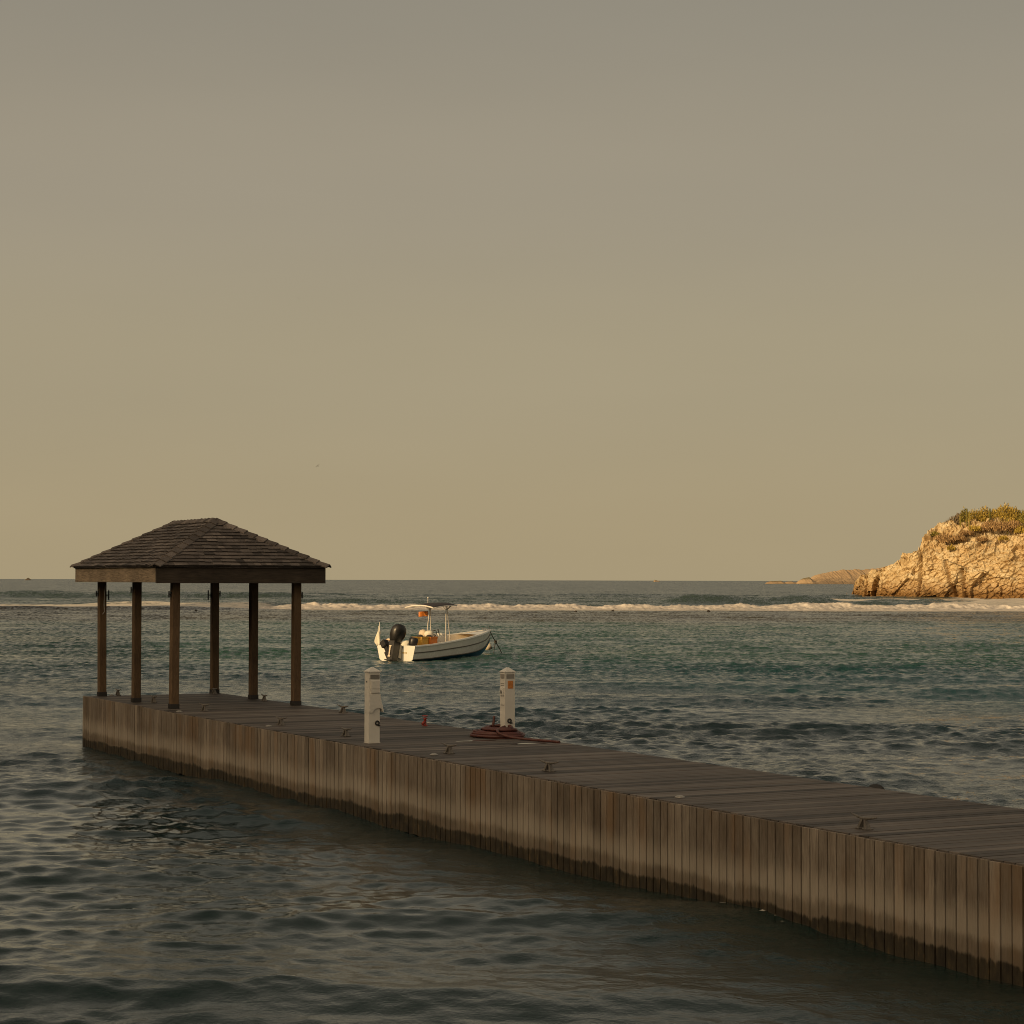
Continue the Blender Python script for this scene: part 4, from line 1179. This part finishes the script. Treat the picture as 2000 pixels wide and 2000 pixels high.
b = MB(); b.box(1.98, 2.38, -.42, .42, .32, .86, bev=.04); b.box(2.0, 2.36, -.40, .40, .86, .93, bev=.03); b.build('seat', M['gel'], boat)
# pennant and orange flag
b = MB(); b.tube([(.08, .93, .60), (.04, .95, 1.62)], .014, 6); fp = b.build('flag_pole', M['tube'], boat)
b = MB()
nv, nh = 12, 6; vs = []
for i in range(nv):
    z = 1.46 - .85 * i / (nv - 1); w_ = .02 + .34 * (i / (nv - 1)) ** .8 if i < nv - 3 else .30 - .06 * (i - nv + 3)
    for j in range(nh):
        u = j / (nh - 1); vs.append((.03 - .22 * w_ * u + .05 * sin(u * 7 + i * .5), .95 + w_ * (u - .25) * .8, z))
fs = [(i * nh + j, i * nh + j + 1, (i + 1) * nh + j + 1, (i + 1) * nh + j) for i in range(nv - 1) for j in range(nh - 1)]
b.add(vs, fs, .5, 0, True)
o = b.build('flag', M['cloth'], fp); sm = o.modifiers.new('thick', 'SOLIDIFY'); sm.thickness = .004
b = MB(); vs = []
for i in range(5):
    for j in range(9):
        u = j / 8; vs.append((2.98 - .50 * u * .6, .52 + .30 * u + .03 * sin(u * 6), 2.06 - .225 * i / 4 - .03 * u * u))
b.add(vs, [(i * 9 + j, i * 9 + j + 1, (i + 1) * 9 + j + 1, (i + 1) * 9 + j) for i in range(4) for j in range(8)], .5, 0, True)
o = b.build('flag', M['orange'], boat); sm = o.modifiers.new('thick', 'SOLIDIFY'); sm.thickness = .004
tag(o, 'orange flag')
# loose gear lying in the boat (each a thing of its own)
Mb = Matrix.Translation(boat.location) @ Matrix.Rotation(BH, 4, 'Z')
def bp(x, y_, z): return Mb @ Vector((x * .955, y_, z))
def gear_crate(x, y_, z, sx, sy, sz, mat, label, rot=0.):
    o = empty('crate', bp(x, y_, z), BH + rot, label, 'crate', 'plastic crates in the boat')
    b = MB(); t = .02
    b.box(-sx, sx, -sy, sy, 0, t)
    b.box(-sx, sx, -sy, -sy + t, t, sz); b.box(-sx, sx, sy - t, sy, t, sz); b.box(-sx, -sx + t, -sy + t, sy - t, t, sz); b.box(sx - t, sx, -sy + t, sy - t, t, sz)
    b.box(-sx - .015, sx + .015, -sy - .015, -sy, sz - .06, sz + .01); b.box(-sx - .015, sx + .015, sy, sy + .015, sz - .06, sz + .01); b.box(-sx - .015, -sx, -sy, sy, sz - .06, sz + .01); b.box(sx, sx + .015, -sy, sy, sz - .06, sz + .01)
    b.build('box', mat, o)
    g = MB(); g.ell((0, 0, sz * .75), (sx * .8, sy * .8, sz * .42)); g.build('contents', M['strake'], o)
gear_crate(1.05, -.52, .37, .24, .26, .62, M['amber'], 'yellow plastic crate in the boat, left of the orange crate')
gear_crate(1.62, -.58, .40, .24, .26, .58, M['orange'], 'orange plastic crate in the boat, right of the yellow crate')
def cushion(x, y_, z, r, mat, label, name='bag', cat='bag'):
    b = MB(); b.ell((0, 0, 0), r, None, 14, 9)
    me = b.build(name, mat)
    co2 = np.empty(len(me.data.vertices) * 3); me.data.vertices.foreach_get('co', co2); c3 = co2.reshape(-1, 3)
    c3 *= (1 + .16 * fbm(c3[:, 0] * 7 + x * 9, c3[:, 1] * 7, c3[:, 2] * 7, 3, 3))[:, None]; me.data.vertices.foreach_set('co', c3.ravel())
    me.location = bp(x, y_, z); me.rotation_euler = (0, 0, BH); tag(me, label, cat)
cushion(.78, .02, .62, (.22, .24, .22), M['cloth'], 'pale cloth bag in the boat behind the yellow crate')
cushion(2.15, -.16, 1.08, (.20, .22, .17), M['cloth'], 'cream bundle on top of the boat seat under the canopy')
cushion(2.22, .22, 1.10, (.18, .20, .19), M['liner'], 'tan bundle on the far end of the boat seat')
cushion(1.35, .2, .62, (.22, .26, .2), M['amber'], 'yellow life vest lying on the boat floor behind the crates', 'life_vest', 'life vest')
b = MB(); b.lathe([(0, 0), (.15, 0), (.185, .10), (.20, .30), (.17, .36), (.0, .38)], 18)
o = b.build('bucket', M['black']); o.location = bp(.32, -.66, zg - .02); o.rotation_euler = (.15, .1, BH)
tag(o, 'black upturned bucket on the starboard quarter of the boat', 'bucket')
lr = empty('life_ring', bp(.28, .60, zg + .12), BH, 'small cream life ring propped beside the outboard motor', 'life ring')
b = MB(); Mx = Matrix.Rotation(radians(80), 4, 'Y')
b.tube([Mx @ Vector((.13 * cos(a), .13 * sin(a), 0)) for a in [2 * pi * i / 20 for i in range(21)]], .05, 8, cap=False); b.build('ring', M['buoy'], lr)
for a in (.78, 2.35, 3.93, 5.5):
    b = MB(); Mx2 = Mx @ Matrix.Rotation(a, 4, 'Z') @ Matrix.Translation((.13, 0, 0)) @ Matrix.Rotation(pi / 2, 4, 'X'); b.lathe([(.053, -.03), (.053, .03)], 10, Mx2); b.build('band', M['orange'], lr)
# mooring
bow = bp(7.0, 0, 1.16)
J = Vector((-.74, 96.6, .60))
b = MB()
b.tube([bow, bow * .5 + J * .5 + Vector((0, 0, -.02)), J, J * .5 + Vector((-.36, 97.6, -.1)) * .5, Vector((-.33, 97.8, -.25))], .022, 6)
b.tube([J, Vector((-.80, 96.75, .3)), Vector((-.84, 96.8, -.25))], .018, 6)
b.ell(J, (.07, .07, .09))
tag(b.build('mooring_line', M['rope']), 'dark mooring line running from the bow of the boat into the water', 'rope')
bo = empty('mooring_buoy', (-1.12, 98.0, .30), .4, 'round cream mooring buoy floating at the bow of the boat', 'buoy')
b = MB(); b.ell((0, 0, .04), (.19, .19, .185), None, 20, 12); b.build('float', M['buoy'], bo)
b = MB(); b.ell((.08, -.11, -.02), (.10, .09, .08)); b.build('fouled_patch', M['rope'], bo)
b = MB(); b.tube([(.05 * cos(a), 0, .25 + .05 * sin(a)) for a in [pi * i / 8 for i in range(9)]], .012, 6); b.build('eye', M['galv'], bo)

# ------------------------------------------------------------------ birds
def bird(px, py, Y, span, bank, label):
    X = (px - 1000) / 4100 * Y; z = CAMH + (1133.1 - py) / 4100 * Y
    o = empty('bird', (X, Y, z), 0, label, 'bird', 'birds in flight'); o.rotation_euler = (radians(12), radians(bank), radians(25))
    s = span / 2
    b = MB(); b.tube([(0, -.5 * s, 0), (0, -.3 * s, .0), (0, 0, .02 * s), (0, .25 * s, .03 * s), (0, .42 * s, .04 * s), (0, .5 * s, .03 * s)], [.02 * s, .07 * s, .11 * s, .09 * s, .06 * s, .01 * s], 8)
    for sd in (-1, 1):
        pts = [(0, .16, .03), (.45, .24, .16), (1.0, .02, .10), (.46, .06, .15), (0, -.14, .03)]
        b.add([(sd * x * s, y_ * s, z_ * s) for x, y_, z_ in pts] + [(sd * x * s, y_ * s, z_ * s - .02 * s) for x, y_, z_ in pts],
              [(0, 1, 3, 4), (1, 2, 3), (9, 8, 6, 5), (8, 7, 6), (0, 5, 6, 1), (1, 6, 7, 2), (2, 7, 8, 3), (3, 8, 9, 4)])
    b.add([(-.05 * s, -.45 * s, 0), (.05 * s, -.45 * s, 0), (.12 * s, -.75 * s, 0), (-.12 * s, -.75 * s, 0)], [(0, 1, 2, 3)])
    b.build('body', M['bird'], o)
bird(620, 911, 300, .80, -38, 'dark bird banking in flight above the pavilion, lower of the two')
bird(580, 582.5, 420, .60, 28, 'tiny dark bird high in the sky, upper of the two')
